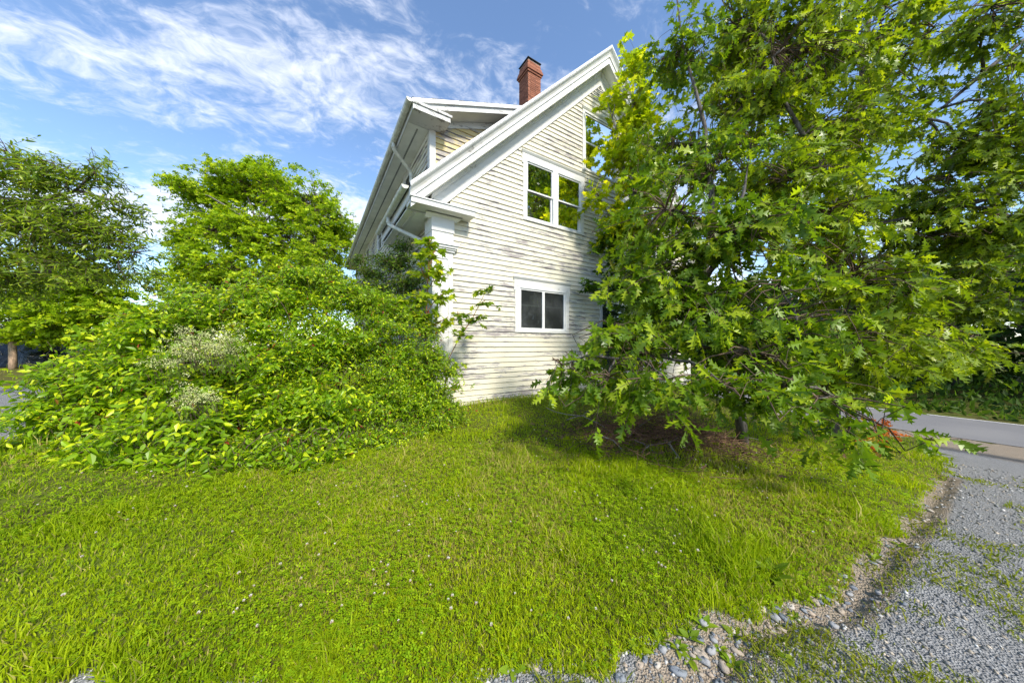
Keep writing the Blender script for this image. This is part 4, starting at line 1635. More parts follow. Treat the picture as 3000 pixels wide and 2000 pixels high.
stem3d = ([np.array([11.55, 4.2, 2.8]), W(3000, 714, 5.6), W(2820, 740, 5.8), W(2640, 768, 6.2)], [0.06, 0.04, 0.03, 0.010])
oak3_blobs = [(2900, 60, 5.0, 110, 90, 0.6, 0.8), (2960, 300, 5.0, 90, 80, 0.5, 0.8), (2850, 420, 5.3, 150, 60, 0.6, 0.7), (2960, 640, 5.1, 120, 80, 0.6), (2780, 560, 5.5, 150, 60, 0.6, 0.8),
              (2700, 690, 5.8, 170, 60, 0.7, 0.8), (2880, 770, 5.8, 150, 60, 0.6, 0.7), (2960, 180, 5.2, 60, 60, 0.4, 0.6), (2990, 430, 5.2, 60, 60, 0.4, 0.7), (2860, 880, 6.2, 140, 50, 0.6), (2680, 860, 6.2, 130, 60, 0.6), (2790, 430, 5.6, 90, 50, 0.5, 0.7), (2950, 520, 5.4, 90, 40, 0.4)]
oak('oak_tree', 'oak at the right edge whose long limbs reach in over the road', [stem3, stem3b, stem3c, stem3d], oak3_blobs, 0.17, dens=1.7, hi_n=900, count=250, lo=(0.075, 0.13, 0.006), hic=(0.175, 0.25, 0.008))  # leaf tints darkened to make this crown look back-lit


# ------------------------------------------------------------------ maples and other trees
def leafy_tree(name, label, stems, blobs, temps, size, L, k, lo, hi, tip=None, dens=30, mat='leaf_soft', bark='bark_pale', hi_t=None, hi_n=0, count=300, droop=0.12, mode='ranked', shell=0.35, lump=0.6,
               limb_r=0.06, cat='tree', upw=0.9, frac=0.4, maxlen=2.5, twig_r=0.004, extra=(), group=None, wild=0.45, outw=0.6, twig_mat=None, spread=0.9, flat=1.0, clump=None):
    Lv, Tw, tr = Leaves(), Twigs(), MB()
    for path, rads in stems:
        tr.tube([tuple(p) for p in path], rads, 7)
    S0s, bl = [], []
    for bb in blobs:
        b = bb[0] if isinstance(bb[0], tuple) else blob(*bb[:6])
        dm = (bb[1] if isinstance(bb[0], tuple) else (bb[6] if len(bb) > 6 else 1.0))
        area = math.pi * b[1][0] * b[1][2]
        n = max(8, int(area * dens * dm))
        if clump: C, out = sample_clumped(b, n, shell, lump, clump[0], clump[1:])
        else: C, out = sample_blob(b, n, shell, lump)
        out = norm(out * np.array([1, 1, flat]))
        S0s.append(sprays(Lv, Tw, C, out, L, k, size, lo, hi, mode, droop, upw, extra, tip, twig_r, wild=wild, outw=outw, spread=spread))
        bl.append(b)
    woody(tr, Tw, stems, bl, S0s, limb_r, 0.3 * limb_r, frac, maxlen)
    return finish_plant(name, label, cat, stems[0][0][0], Lv, temps, M[mat], tr, Tw, M[bark], hi_t, count, group, 'crown' if cat == 'tree' else 'foliage', twig_mat, hi_n=hi_n)


MAP_LO = (0.22, 0.33, 0.007); MAP_HI = (0.45, 0.52, 0.010); MAP_TIP = (0.66, 0.64, 0.012)
# maple growing against the gable
b0 = np.array([3.55, 8.35])
gm = ([ground_pt(*b0), W(1868, 900, 8.3), W(1856, 650, 8.3), W(1850, 450, 8.25), W(1853, 300, 8.2), W(1862, 150, 8.2)], [0.085, 0.07, 0.055, 0.042, 0.025, 0.008])
gm_b = ([W(1858, 640, 8.3), W(1830, 500, 8.2), W(1805, 380, 8.2), W(1780, 300, 8.1)], [0.035, 0.025, 0.018, 0.008])
gm_c = ([W(1860, 720, 8.3), W(1790, 640, 8.0), W(1745, 560, 7.9)], [0.03, 0.02, 0.008])
leafy_tree('maple_tree', 'slender yellow green maple growing up against the gable', [gm, gm_b, gm_c],
           [(1868, 190, 8.2, 34, 60, 0.35, 2.0), (1862, 290, 8.2, 50, 70, 0.45, 1.6), (1865, 410, 8.2, 62, 80, 0.6, 1.6), (1800, 310, 8.1, 20, 38, 0.25, 1.2), (1812, 470, 8.0, 52, 45, 0.5, 1.8), (1885, 540, 8.2, 70, 70, 0.6, 1.5),
            (1752, 575, 7.8, 38, 22, 0.3, 1.5), (1815, 655, 8.0, 60, 60, 0.5, 1.8), (1870, 660, 8.0, 90, 80, 0.6, 1.4)],
           MAPLE_LO, 0.165, 0.34, 6, MAP_LO, MAP_HI, MAP_TIP, dens=60, hi_t=MAPLE_HI, hi_n=1500, count=300, droop=0.10, flat=0.6, clump=(5, 0.2, 0.05), limb_r=0.03, frac=0.6)
# its darker neighbour low on the wall
dk = W(1800, 900, 8.6)
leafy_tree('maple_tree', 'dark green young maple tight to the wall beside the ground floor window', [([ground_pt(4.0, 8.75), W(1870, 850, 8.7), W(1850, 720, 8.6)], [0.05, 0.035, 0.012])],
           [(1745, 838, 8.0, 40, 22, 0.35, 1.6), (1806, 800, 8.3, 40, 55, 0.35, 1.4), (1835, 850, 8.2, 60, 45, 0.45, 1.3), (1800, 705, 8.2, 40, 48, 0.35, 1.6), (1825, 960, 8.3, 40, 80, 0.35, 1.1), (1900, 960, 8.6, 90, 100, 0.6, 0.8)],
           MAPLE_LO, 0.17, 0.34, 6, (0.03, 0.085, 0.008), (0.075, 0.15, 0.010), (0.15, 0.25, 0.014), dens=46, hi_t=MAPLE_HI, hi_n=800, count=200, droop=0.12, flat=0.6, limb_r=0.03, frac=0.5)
# big maple behind the shrubs on the left
mc = W(760, 640, 18)
mt = ([ground_pt(mc[0], 18.2), np.array([mc[0], 18.2, 2.5]), np.array([mc[0] + 0.2, 18.1, 5]), np.array([mc[0] + 0.5, 18, 7]), np.array([mc[0] - 0.1, 18, 8.6])], [0.26, 0.21, 0.14, 0.08, 0.03])
big = []
for (x, y, rx, ry) in [(700, 520, 95, 65), (780, 560, 110, 85), (880, 590, 110, 85), (960, 640, 75, 75), (600, 590, 90, 75), (540, 560, 45, 40), (560, 690, 70, 55), (680, 680, 120, 85), (820, 700, 120, 85),
                       (940, 740, 85, 75), (560, 770, 75, 60), (670, 790, 110, 70), (800, 800, 120, 70), (920, 820, 90, 60), (990, 700, 45, 60), (500, 830, 50, 40), (600, 850, 80, 50), (760, 880, 130, 50), (900, 880, 90, 50)]:
    big.append((x, y, 17.2 + rng.random() * 2.0, rx * 0.92, ry * 0.92, 1.4))
leafy_tree('maple_tree', 'big round bright green maple standing behind the shrubs', [mt], big, MAPLE_FAR, 0.20, 0.55, 7, (0.16, 0.27, 0.006), (0.31, 0.43, 0.010), (0.42, 0.50, 0.012), dens=54, clump=(9, 0.34, 0.12),
           count=150, droop=0.14, limb_r=0.09, frac=0.35, maxlen=3, twig_r=0.007, flat=0.6)
# tree on the far left: narrow dark leaves
ct = ([ground_pt(-13.0, 6.4), np.array([-13, 6.4, 2.4]), np.array([-12.6, 6.3, 4.2]), np.array([-12.2, 6.2, 6.0])], [0.20, 0.16, 0.11, 0.03])
ct_b = ([np.array([-12.8, 6.4, 2.9]), W(120, 800, 6.4), W(260, 760, 6.3), W(380, 740, 6.2), W(440, 735, 6.2)], [0.07, 0.05, 0.035, 0.018, 0.008])
ct_c = ([np.array([-12.6, 6.3, 4.2]), W(60, 600, 6.2), W(220, 560, 6.1), W(300, 480, 6.0)], [0.06, 0.04, 0.025, 0.008])
leafy_tree('cherry_tree', 'dark narrow leaved cherry tree at the left edge', [ct, ct_b, ct_c],
           [(60, 500, 6.0, 110, 70, 0.7), (180, 520, 6.0, 100, 55, 0.6, 0.9), (270, 490, 6.0, 45, 30, 0.3, 0.8), (60, 620, 6.2, 120, 80, 0.8), (210, 640, 6.1, 130, 75, 0.7), (330, 600, 6.1, 80, 35, 0.4, 0.7), (310, 700, 6.2, 110, 50, 0.5, 0.8),
            (400, 740, 6.2, 60, 30, 0.3, 0.7), (120, 730, 6.3, 130, 80, 0.7), (250, 790, 6.3, 110, 50, 0.5, 0.8), (360, 800, 6.3, 55, 30, 0.3, 0.6), (20, 800, 6.3, 90, 80, 0.6)],
           LANCE, 0.12, 0.42, 11, (0.10, 0.175, 0.010), (0.22, 0.31, 0.016), (0.30, 0.38, 0.02), dens=165, clump=(6, 0.22, 0.08), mat='leaf', bark='bark', count=300, droop=0.13, limb_r=0.045, frac=0.2, extra=(((0.20, 0.15, 0.02), 0.012),),
           spread=0.75)
# bright maple below it
lm = ([ground_pt(-19.0, 13.2), np.array([-19, 13.2, 2]), np.array([-18.8, 13.2, 4.5])], [0.16, 0.13, 0.03])
leafy_tree('maple_tree', 'bright low maple behind the black plastic on the left', [lm],
           [(60, 860, 12.8, 120, 70, 1.0), (180, 860, 12.6, 110, 70, 1.0), (280, 870, 12.8, 80, 60, 0.8), (60, 950, 12.6, 110, 50, 0.8), (190, 940, 12.6, 110, 50, 0.8), (310, 930, 12.8, 70, 50, 0.7), (350, 860, 13.2, 30, 40, 0.4, 0.6), (300, 980, 12.8, 70, 25, 0.5), (180, 985, 12.9, 90, 22, 0.5), (240, 820, 12.8, 80, 45, 0.6)],
           MAPLE_FAR, 0.19, 0.45, 7, (0.16, 0.27, 0.006), (0.31, 0.43, 0.010), (0.42, 0.50, 0.012), dens=66, clump=(9, 0.35, 0.09), count=150, limb_r=0.07, frac=0.3, droop=0.14, flat=0.5)
# low far trees closing the gap on the left
for i, (x, y, d, rx, ry, col) in enumerate([(420, 960, 42, 70, 40, 0), (365, 945, 36, 40, 50, 1), (470, 930, 38, 60, 55, 0), (250, 990, 40, 120, 40, 1), (560, 950, 44, 90, 50, 1)]):
    c = W(x, y, d)
    st = ([ground_pt(c[0], d), c + np.array([0, 0, 0.3])], [0.12, 0.03])
    lab = ['hazy low tree in the gap, left of the big maple', 'thin pale tree in the gap beside the cherry branches', 'far tree close to the left foot of the big maple',
           'low distant tree line behind the bright low maple', 'distant tree half hidden by the shrub tops'][i]
    leafy_tree('distant_tree', lab, [st], [((c, np.array([rx * d / FPX, 1.5, ry * d / FPX])), 1.0)], CLUMP, 0.45, 0.8, 6, (0.05, 0.085, 0.035), (0.11, 0.16, 0.06), None, dens=8, count=0, limb_r=0.05, frac=0.3,
               group='distant trees beyond the yard', maxlen=3)

# ------------------------------------------------------------------ shrubs on the left
SH_LO = (0.115, 0.225, 0.005); SH_HI = (0.265, 0.405, 0.008); SH_TIP = (0.48, 0.56, 0.012)
REDS = (((0.30, 0.055, 0.02), 0.010), ((0.30, 0.14, 0.03), 0.010))


def shrub(name, label, base, blobs, size, L, k, lo, hi, tip, dens, temps=OVAL, canes=26, extra=REDS, upw=0.75, hi_n=0, wild=0.5, droop=0.25):
    Lv, Tw, tr = Leaves(), Twigs(), MB()
    b = np.array([base[0], base[1], gz_at(*base)])
    S0s = []
    for bb in blobs:
        bl = blob(*bb[:6])
        dm = bb[6] if len(bb) > 6 else 1.0
        area = math.pi * bl[1][0] * bl[1][2]
        n = max(8, int(area * dens * dm))
        bl = (bl[0], np.maximum(bl[1] - 0.13, 0.5 * bl[1]))
        C, out = sample_clumped(bl, n, 0.25, 0.55, 9, (0.12, 0.05))
        nc = n // 3
        C2, o2 = sample_blob((bl[0], bl[1] * 0.7), nc, 0.1, 0.3)
        C, out = np.concatenate([C, C2]), np.concatenate([out, o2])
        g = ground(C[:, 0], C[:, 1])
        C[:, 2] = np.maximum(C[:, 2], g + 0.04 + 0.1 * rng.random(len(C)))
        S0s.append(sprays(Lv, Tw, C, out, L, k, size, lo, hi, 'ranked', droop, upw, extra, tip, 0.0028, wild=wild))
        # arching canes up to the blob
        for q in range(max(3, canes // len(blobs))):
            st = b + np.array([rng.uniform(-0.5, 0.5), rng.uniform(-0.3, 0.3), -0.05])
            st = np.array([bl[0][0] * 0.6 + st[0] * 0.4, bl[0][1] * 0.5 + st[1] * 0.5 + 0.2, 0]); st[2] = gz_at(st[0], st[1]) - 0.04
            en = S0s[-1][int(rng.integers(0, len(S0s[-1])))]
            path = limb_path(st, en, 0.12, 6, 0.05)
            tr.tube([tuple(p) for p in path], list(np.linspace(0.014, 0.004, len(path))), 5)
    return finish_plant(name, label, 'shrub', b, Lv, OVAL_LO, M['leaf'], tr, Tw, M['twig'], temps, 300, None, 'foliage', M['twig'], hi_n=hi_n)


shrub('shrub', 'big arching shrub with large glossy leaves at the far left', (-3.9, 4.3),
      [(330, 1180, 4.3, 190, 120, 0.8), (470, 1060, 4.6, 170, 130, 0.9), (250, 1110, 4.4, 130, 80, 0.6), (200, 1160, 4.4, 90, 50, 0.5, 0.7), (420, 1290, 3.9, 220, 100, 0.6), (620, 1240, 3.8, 200, 130, 0.7),
       (300, 1370, 3.75, 150, 45, 0.35, 0.7), (560, 1380, 3.55, 190, 50, 0.35, 0.8), (170, 1250, 4.4, 70, 30, 0.4, 0.5), (190, 1340, 4.0, 80, 25, 0.3, 0.5), (420, 960, 4.9, 110, 80, 0.6), (330, 1040, 4.9, 120, 60, 0.5), (520, 960, 4.7, 130, 90, 0.6), (380, 1120, 4.2, 150, 90, 0.5), (600, 1080, 4.3, 150, 130, 0.6), (560, 1180, 4.0, 150, 110, 0.5), (260, 1290, 4.0, 130, 80, 0.5), (460, 1400, 3.4, 170, 45, 0.3), (300, 1400, 3.6, 110, 40, 0.3, 0.7)],
      0.100, 0.40, 10, SH_LO, SH_HI, SH_TIP, 200, hi_n=4000, upw=0.9)
shrub('shrub', 'wide mounded shrub with yellow green tips in the middle of the thicket', (-2.4, 5.0),
      [(760, 1060, 4.6, 190, 150, 0.8), (640, 920, 5.0, 170, 90, 0.8), (820, 900, 5.2, 170, 110, 0.9), (950, 1010, 4.9, 170, 140, 0.8), (900, 1190, 4.2, 190, 140, 0.7), (820, 1320, 3.75, 190, 90, 0.5), (1000, 1320, 3.95, 140, 80, 0.45),
       (720, 1400, 3.35, 160, 50, 0.3), (900, 1390, 3.5, 140, 45, 0.3), (740, 830, 5.4, 120, 60, 0.6), (1000, 850, 5.5, 110, 70, 0.6), (880, 810, 5.5, 130, 55, 0.6), (570, 860, 5.2, 100, 50, 0.5), (960, 790, 5.8, 70, 40, 0.4)],
      0.076, 0.34, 11, SH_LO, SH_HI, SH_TIP, 200, hi_n=3500)
shrub('shrub', 'dense small leaved shrub against the corner pilaster', (-1.75, 5.6),
      [(1100, 1010, 5.3, 130, 140, 0.6), (1190, 1080, 5.3, 120, 120, 0.5), (1130, 1180, 4.8, 140, 120, 0.55), (1230, 1180, 5.0, 90, 100, 0.4), (1090, 1310, 4.3, 120, 80, 0.45), (1210, 1270, 4.7, 100, 70, 0.4), (1060, 880, 5.7, 110, 70, 0.6),
       (1290, 1150, 5.3, 60, 60, 0.25, 0.6), (1160, 910, 5.6, 100, 70, 0.5), (1330, 1130, 5.4, 40, 30, 0.2, 0.5), (1268, 1060, 5.4, 70, 100, 0.3), (1300, 1200, 5.2, 75, 75, 0.3), (1240, 960, 5.5, 50, 60, 0.3)],
      0.054, 0.26, 11, (0.115, 0.225, 0.005), (0.26, 0.40, 0.008), (0.44, 0.54, 0.012), 350, canes=30, hi_n=2500)
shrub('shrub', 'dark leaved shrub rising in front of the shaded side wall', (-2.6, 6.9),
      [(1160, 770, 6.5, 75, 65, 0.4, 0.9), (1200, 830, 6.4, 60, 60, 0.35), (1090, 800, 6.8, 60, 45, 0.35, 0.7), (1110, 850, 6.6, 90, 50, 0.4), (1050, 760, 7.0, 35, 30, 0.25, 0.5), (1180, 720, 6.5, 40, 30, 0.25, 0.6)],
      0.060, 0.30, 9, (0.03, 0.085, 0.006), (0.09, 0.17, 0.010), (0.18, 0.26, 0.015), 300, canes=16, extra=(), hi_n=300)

# maple saplings by the corner
sa = ([ground_pt(-1.55, 5.62), W(1243, 1100, 5.6), W(1250, 900, 5.6), W(1257, 760, 5.6), W(1262, 700, 5.6)], [0.014, 0.012, 0.009, 0.006, 0.003])
leafy_tree('maple_sapling', 'upright bright maple sapling in front of the corner pilaster', [sa],
           [(1258, 715, 5.6, 34, 24, 0.14, 1.6), (1270, 750, 5.6, 45, 18, 0.16, 1.3), (1240, 800, 5.6, 55, 22, 0.2, 1.2), (1290, 800, 5.55, 36, 18, 0.14, 1.0), (1235, 870, 5.6, 60, 30, 0.2, 1.0), (1290, 870, 5.55, 40, 25, 0.15, 1.0), (1220, 930, 5.5, 60, 30, 0.2), (1300, 940, 5.5, 36, 30, 0.16)],
           MAPLE_HI, 0.135, 0.16, 4, (0.16, 0.27, 0.015), (0.30, 0.38, 0.016), (0.42, 0.44, 0.018), dens=95, count=200, cat='sapling', bark='twig_red', droop=0.1, limb_r=0.008, frac=0.9, shell=0.1, flat=0.3, upw=1.4)
sb_ = ([ground_pt(-1.30, 5.62), W(1310, 1060, 5.7), W(1340, 1000, 5.7), W(1385, 930, 5.7), W(1420, 860, 5.7), W(1435, 838, 5.7)], [0.013, 0.011, 0.009, 0.007, 0.004, 0.002])
leafy_tree('maple_sapling', 'thin maple sapling leaning out across the clapboards', [sb_],
           [(1432, 850, 5.7, 34, 14, 0.12, 1.1), (1410, 890, 5.7, 48, 14, 0.14, 0.9), (1345, 930, 5.7, 50, 26, 0.16, 0.9), (1390, 935, 5.7, 40, 14, 0.12, 0.7), (1350, 980, 5.7, 40, 20, 0.14, 0.8), (1330, 1080, 5.5, 50, 36, 0.2, 1.0)],
           MAPLE_HI, 0.105, 0.15, 4, (0.085, 0.17, 0.012), (0.20, 0.29, 0.015), (0.28, 0.34, 0.016), dens=75, count=120, cat='sapling', bark='twig_red', droop=0.1, limb_r=0.006, frac=0.9, shell=0.1, flat=0.3, upw=1.4)

# ------------------------------------------------------------------ woods beyond the road
wood_lab = ['dark dense tree at the edge of the woods, nearest the right edge of the picture', 'dark woodland tree just left of the rightmost one beyond the road', 'low woodland tree over the road bend behind the oak leaves',
            'farther woodland tree seen between the wires and the oak', 'woodland tree at the far end of the visible road', 'small woodland tree at the road verge beneath the wires']
for i, (rd, av, h, rad) in enumerate([(23.0, -3.5, 7.0, 2.6), (24.0, 0.8, 6.0, 2.6), (24.0, 5.0, 5.2, 2.6), (25.5, 9.5, 6.0, 3.0), (25.0, 15, 6.0, 3.2), (22.4, 3.0, 3.2, 1.8)]):
    p = U * rd + Vd * av
    g0 = gz_at(*p)
    st = ([np.array([p[0], p[1], g0 - 0.2]), np.array([p[0] + 0.1, p[1], g0 + h * 0.45]), np.array([p[0], p[1] + 0.1, g0 + h * 0.85])], [0.13, 0.10, 0.02])
    bs = []
    for q in range(7):
        a = q * 2.4
        zz = g0 + h * (0.16 + 0.74 * q / 6)
        bs.append(((np.array([p[0] + math.cos(a) * rad * 0.5, p[1] + math.sin(a) * rad * 0.5, zz]), np.array([rad * 0.62, rad * 0.62, h * 0.17])), 1.0))
    leafy_tree('woodland_tree', wood_lab[i], [st], bs, CLUMP, 0.24, 0.5, 7, (0.014, 0.042, 0.008), (0.055, 0.11, 0.014), (0.09, 0.15, 0.016), dens=16, count=0, limb_r=0.06, frac=0.3,
               group='trees at the edge of the woods beyond the road', flat=0.5)
# the mass of the wood behind them, running on along the road past the frame
Lv = Leaves()
n = 15000
rdv = 25 + 12 * rng.random(n); avv = -34 + 70 * rng.random(n)
hh = 5.0 + 3.0 * fnoise(avv * 0.25, rdv * 0.25, 21)
hh = hh + 3.5 * sstep(-6, -16, avv)
zz = hh * rng.random(n) ** 0.75
xy = U[None] * rdv[:, None] + Vd[None] * avv[:, None]
Pw = np.stack([xy[:, 0], xy[:, 1], ground0(xy[:, 0], xy[:, 1]) + zz], -1)
Lv.add(Pw, norm(rng.standard_normal((n, 3))), norm(UP * 0.6 + 0.6 * rng.standard_normal((n, 3))), 0.45 + 0.4 * rng.random(n), tints(n, (0.014, 0.040, 0.008), (0.06, 0.12, 0.016)))
V, F, T = bake(Lv.cat(), CLUMP)
me = np_mesh('woods', V, F, T); me.materials.append(M['leaf_soft'])
woods = link('roadside_woods', me)
tag(woods, 'mass of dark green woods along the far side of the road', 'woods', kind='stuff')
# verge growth on the far side of the road
Lv = Leaves()
n = 9000
rdv = R1 + 0.35 + 5.0 * rng.random(n) ** 0.8; avv = -12 + 36 * rng.random(n)
hh = 0.12 + 0.7 * sstep(R1 + 0.8, R1 + 4.5, rdv)
xy = U[None] * rdv[:, None] + Vd[None] * avv[:, None]
Pw = np.stack([xy[:, 0], xy[:, 1], ground(xy[:, 0], xy[:, 1]) + hh * rng.random(n)], -1)
Lv.add(Pw, norm(UP * 0.9 + 0.6 * rng.standard_normal((n, 3))), norm(rng.standard_normal((n, 3))), 0.12 + 0.22 * rng.random(n), tints(n, (0.03, 0.07, 0.01), (0.09, 0.16, 0.016)))
V, F, T = bake(Lv.cat(), OVAL_LO)
me = np_mesh('verge', V, F, T); me.materials.append(M['leaf_soft'])
tag(link('verge_grass', me), 'dark weedy verge between the road and the woods', 'grass', kind='stuff')

# ------------------------------------------------------------------ lawn
def polar(n, r0, r1, a0, a1, falloff):
    """points round the camera, thinning with distance like r**-falloff per square metre"""
    u = rng.random(n)
    e = 2 - falloff
    if abs(e) < 1e-6: r = r0 * (r1 / r0) ** u
    else: r = (r0 ** e + u * (r1 ** e - r0 ** e)) ** (1 / e)
    a = a0 + (a1 - a0) * rng.random(n)
    return r * np.sin(a), r * np.cos(a), r


def on_lawn(X, Y, margin=0.0):
    s = (X - P0[0]) * Vd[0] + (Y - P0[1]) * Vd[1]
    t = (X - P0[0]) * U[0] + (Y - P0[1]) * U[1]
    r = X * U[0] + Y * U[1]
    inside = (s > -0.02) & (t > 0.05) & (t < WID - 0.05) & (s < LEN)
    return (right_gravel(X, Y) < margin) & (left_gravel(X, Y) < margin) & ~inside & ((r < R0 - 0.6) | (s > 40))


def grass_mesh(X, Y, h, w, T, lean=0.55):
    n = len(X)
    Z = ground(X, Y)
    B = np.stack([X, Y, Z - 0.01], -1)
    a = rng.random(n) * 2 * math.pi
    sd_ = np.stack([np.cos(a), np.sin(a), np.zeros(n)], -1)
    b = rng.random(n) * 2 * math.pi
    ln = np.stack([np.cos(b), np.sin(b), np.zeros(n)], -1) * (lean * rng.random(n) ** 0.8)[:, None]
    mid = B + (UP + ln * 0.45) * (h * 0.55)[:, None]
    tip = B + (UP * 0.92 + ln * 1.25) * h[:, None]
    hw = sd_ * (w / 2)[:, None]
    V = np.stack([B, mid + hw, tip, mid - hw], 1)
    F = np.array([(0, 1, 3), (1, 2, 3)])
    F = (F[None] + (np.arange(n) * 4)[:, None, None]).reshape(-1, 3)
    return V.reshape(-1, 3), F, np.repeat(T, 4, 0)


GR_LO = np.array((0.185, 0.290, 0.005)); GR_HI = np.array((0.430, 0.500, 0.007)); STRAW = np.array((0.42, 0.36, 0.11))


DRY = pix_ground(1950, 1470)


def lawn_tint(X, Y):
    n = len(X)
    f = np.clip(0.5 * rng.random(n) + 0.9 * (fnoise(X * 0.8, Y * 0.8, 31) - 0.25), 0, 1)[:, None]
    c = GR_LO * (1 - f) + GR_HI * f
    dry = fnoise(X * 0.75 + 3, Y * 0.75, 57) + 0.16 * np.exp(-(((X - DRY[0]) / 1.1) ** 2 + ((Y - DRY[1]) / 0.7) ** 2))
    p = 0.05 + 0.42 * sstep(0.52, 0.72, dry)
    m = rng.random(n) < p
    c[m] = STRAW * (0.75 + 0.5 * rng.random((int(m.sum()), 1)))
    return np.clip(c * (1 + 0.10 * rng.standard_normal((n, 1))), 0.004, 1)


Vg, Fg, Tg, off = [], [], [], 0
for cnt, r0, r1, fall in ((190000, 1.25, 4.4, 1.25), (130000, 4.0, 15.0, 2.0), (14000, 14, 60, 1.5)):
    X, Y, R = polar(cnt, r0, r1, -1.12, 1.10, fall)
    m = on_lawn(X, Y, 0.03)
    X, Y, R = X[m], Y[m], R[m]
    s = (X - P0[0]) * Vd[0] + (Y - P0[1]) * Vd[1]
    tuft = fnoise(X * 2.2, Y * 2.2, 13)
    h = (0.028 + 0.042 * rng.random(len(X))) * (0.75 + 1.1 * sstep(0.5, 0.8, tuft))
    h = h * (1 + 1.8 * sstep(-1.0, -0.1, s) * rng.random(len(X))) * (1 + 0.02 * R)
    h = h * np.where(rng.random(len(X)) < 0.012, 2.2, 1.0)
    w = 0.0030 + 0.0011 * R + 0.002 * rng.random(len(X))
    V, F, T = grass_mesh(X, Y, h, w, lawn_tint(X, Y))
    Vg.append(V); Fg.append(F + off); Tg.append(T); off += len(V)
# sparse weeds growing in the gravel
X, Y, R = polar(130000, 1.25, 9.0, -1.15, 1.12, 1.6)
gr_, gl_ = right_gravel(X, Y), left_gravel(X, Y)
pt = fnoise(X * 1.9 + 5, Y * 1.9, 41, 4)
rr2 = X * U[0] + Y * U[1]
m = ((gr_ > 0.06) | (gl_ > 0.05)) & (pt > 0.47) & (rng.random(len(X)) < 0.95 * sstep(0.47, 0.62, pt)) & (rr2 < R0 - 0.8)
X, Y, R = X[m], Y[m], R[m]
V, F, T = grass_mesh(X, Y, 0.02 + 0.04 * rng.random(len(X)), 0.005 + 0.0012 * R, tints(len(X), (0.14, 0.20, 0.012), (0.30, 0.31, 0.02)), 1.3)
Vg.append(V); Fg.append(F + off); Tg.append(T); off += len(V)
V, F, T = np.concatenate(Vg), np.concatenate(Fg), np.concatenate(Tg)
me = np_mesh('lawn_grass', V, F, T); me.materials.append(M['grass'])
tag(link('lawn_grass', me), 'bright yellow green lawn grass in front of the house', 'grass', kind='stuff')
NG = len(F)

# clover between the blades: three leaflets to a leaf
tri = []
tf = []
for k in range(3):
    a = 2 * math.pi * k / 3
    ca, sa_ = math.cos(a), math.sin(a)
    pts = [(0.05, 0, 0), (0.6, 0.36, 0.10), (1.0, 0.0, 0.04), (0.6, -0.36, 0.10)]
    b = len(tri)
    tri += [(x * ca - y * sa_, x * sa_ + y * ca, z) for x, y, z in pts]
    tf += [(b, b + 1, b + 2), (b, b + 2, b + 3)]
CLOVER = [(np.array(tri), np.array(tf))]
X, Y, R = polar(58000, 1.25, 7.5, -1.1, 1.08, 1.3)
pt = fnoise(X * 1.1 + 9, Y * 1.1, 61)
m = on_lawn(X, Y, 0.02) & (rng.random(len(X)) < 0.22 + 0.78 * sstep(0.36, 0.60, pt))
X, Y, R = X[m], Y[m], R[m]
n = len(X)
Pc = np.stack([X, Y, ground(X, Y) + 0.025 + 0.05 * rng.random(n)], -1)
az = rng.random(n) * 2 * math.pi
Lc = [Pc, np.stack([np.cos(az), np.sin(az), np.zeros(n)], -1), norm(UP + 0.35 * rng.standard_normal((n, 3))), 0.009 + 0.007 * rng.random(n) + 0.0014 * R, tints(n, (0.165, 0.300, 0.005), (0.35, 0.465, 0.008))]
V, F, T = bake(Lc, CLOVER)
me = np_mesh('clover_leaves', V, F, T); me.materials.append(M['grass'])
tag(link('clover_leaves', me), 'carpet of clover leaves mixed into the lawn', 'clover', kind='stuff')
NC = len(F)


# clover blossoms, one by one
def blossom_mesh(seed):
    r = np.random.default_rng(seed)
    n = 34
    i = np.arange(n)
    zz = 1 - 1.75 * (i + 0.5) / n
    th = i * 2.39996
    d = np.stack([np.sqrt(np.maximum(0, 1 - zz * zz)) * np.cos(th), np.sqrt(np.maximum(0, 1 - zz * zz)) * np.sin(th), zz], -1)
    A = norm(d + UP * 0.35)
    L = [d * 0.0035, A, norm(np.cross(d, r.standard_normal((n, 3)))), np.full(n, 0.0105) * (0.85 + 0.3 * r.random(n)), np.where((zz < -0.1)[:, None], np.array([[0.60, 0.36, 0.28]]), np.array([[0.80, 0.76, 0.70]])) * (0.85 + 0.2 * r.random((n, 1)))]
    V, F, T = bake(L, OVAL_LO)
    Vs, Fs = twig_arrays(np.array([[0, 0, -0.07]]), np.array([[0, 0, 0.0]]), 0.0011, 0.0009)
    V2 = np.concatenate([V, Vs]); F2 = np.concatenate([F, Fs + len(V)])
    T2 = np.concatenate([T, np.tile([[0.12, 0.2, 0.02]], (len(Vs), 1))])
    me = np_mesh('clover_blossom', V2, F2, T2); me.materials.append(M['petal'])
    return me


bm = [blossom_mesh(s) for s in range(4)]
cnt = 0
X, Y, R = polar(900, 1.5, 5.6, -1.0, 0.85, 1.2)
pt = fnoise(X * 1.3 + 2, Y * 1.3, 63)
m = on_lawn(X, Y, -0.12) & (rng.random(len(X)) < 0.12 + 0.9 * sstep(0.45, 0.7, pt))
inb = (X > -5) & ((Y < 3.15) | (X > -0.9))
for x, y in zip(X[m & inb], Y[m & inb]):
    if cnt >= 170: break
    o = link('clover_blossom', bm[cnt % 4])
    o.location = (x, y, gz_at(x, y) + 0.075 + random.uniform(-0.01, 0.025))
    sc = random.uniform(0.5, 0.8)
    o.scale = (sc, sc, sc)
    o.rotation_euler = (random.uniform(-0.3, 0.3), random.uniform(-0.3, 0.3), random.uniform(0, 6))
    tag(o, 'small round white clover blossom standing in the lawn', 'flower', 'clover blossoms in the lawn')
    cnt += 1


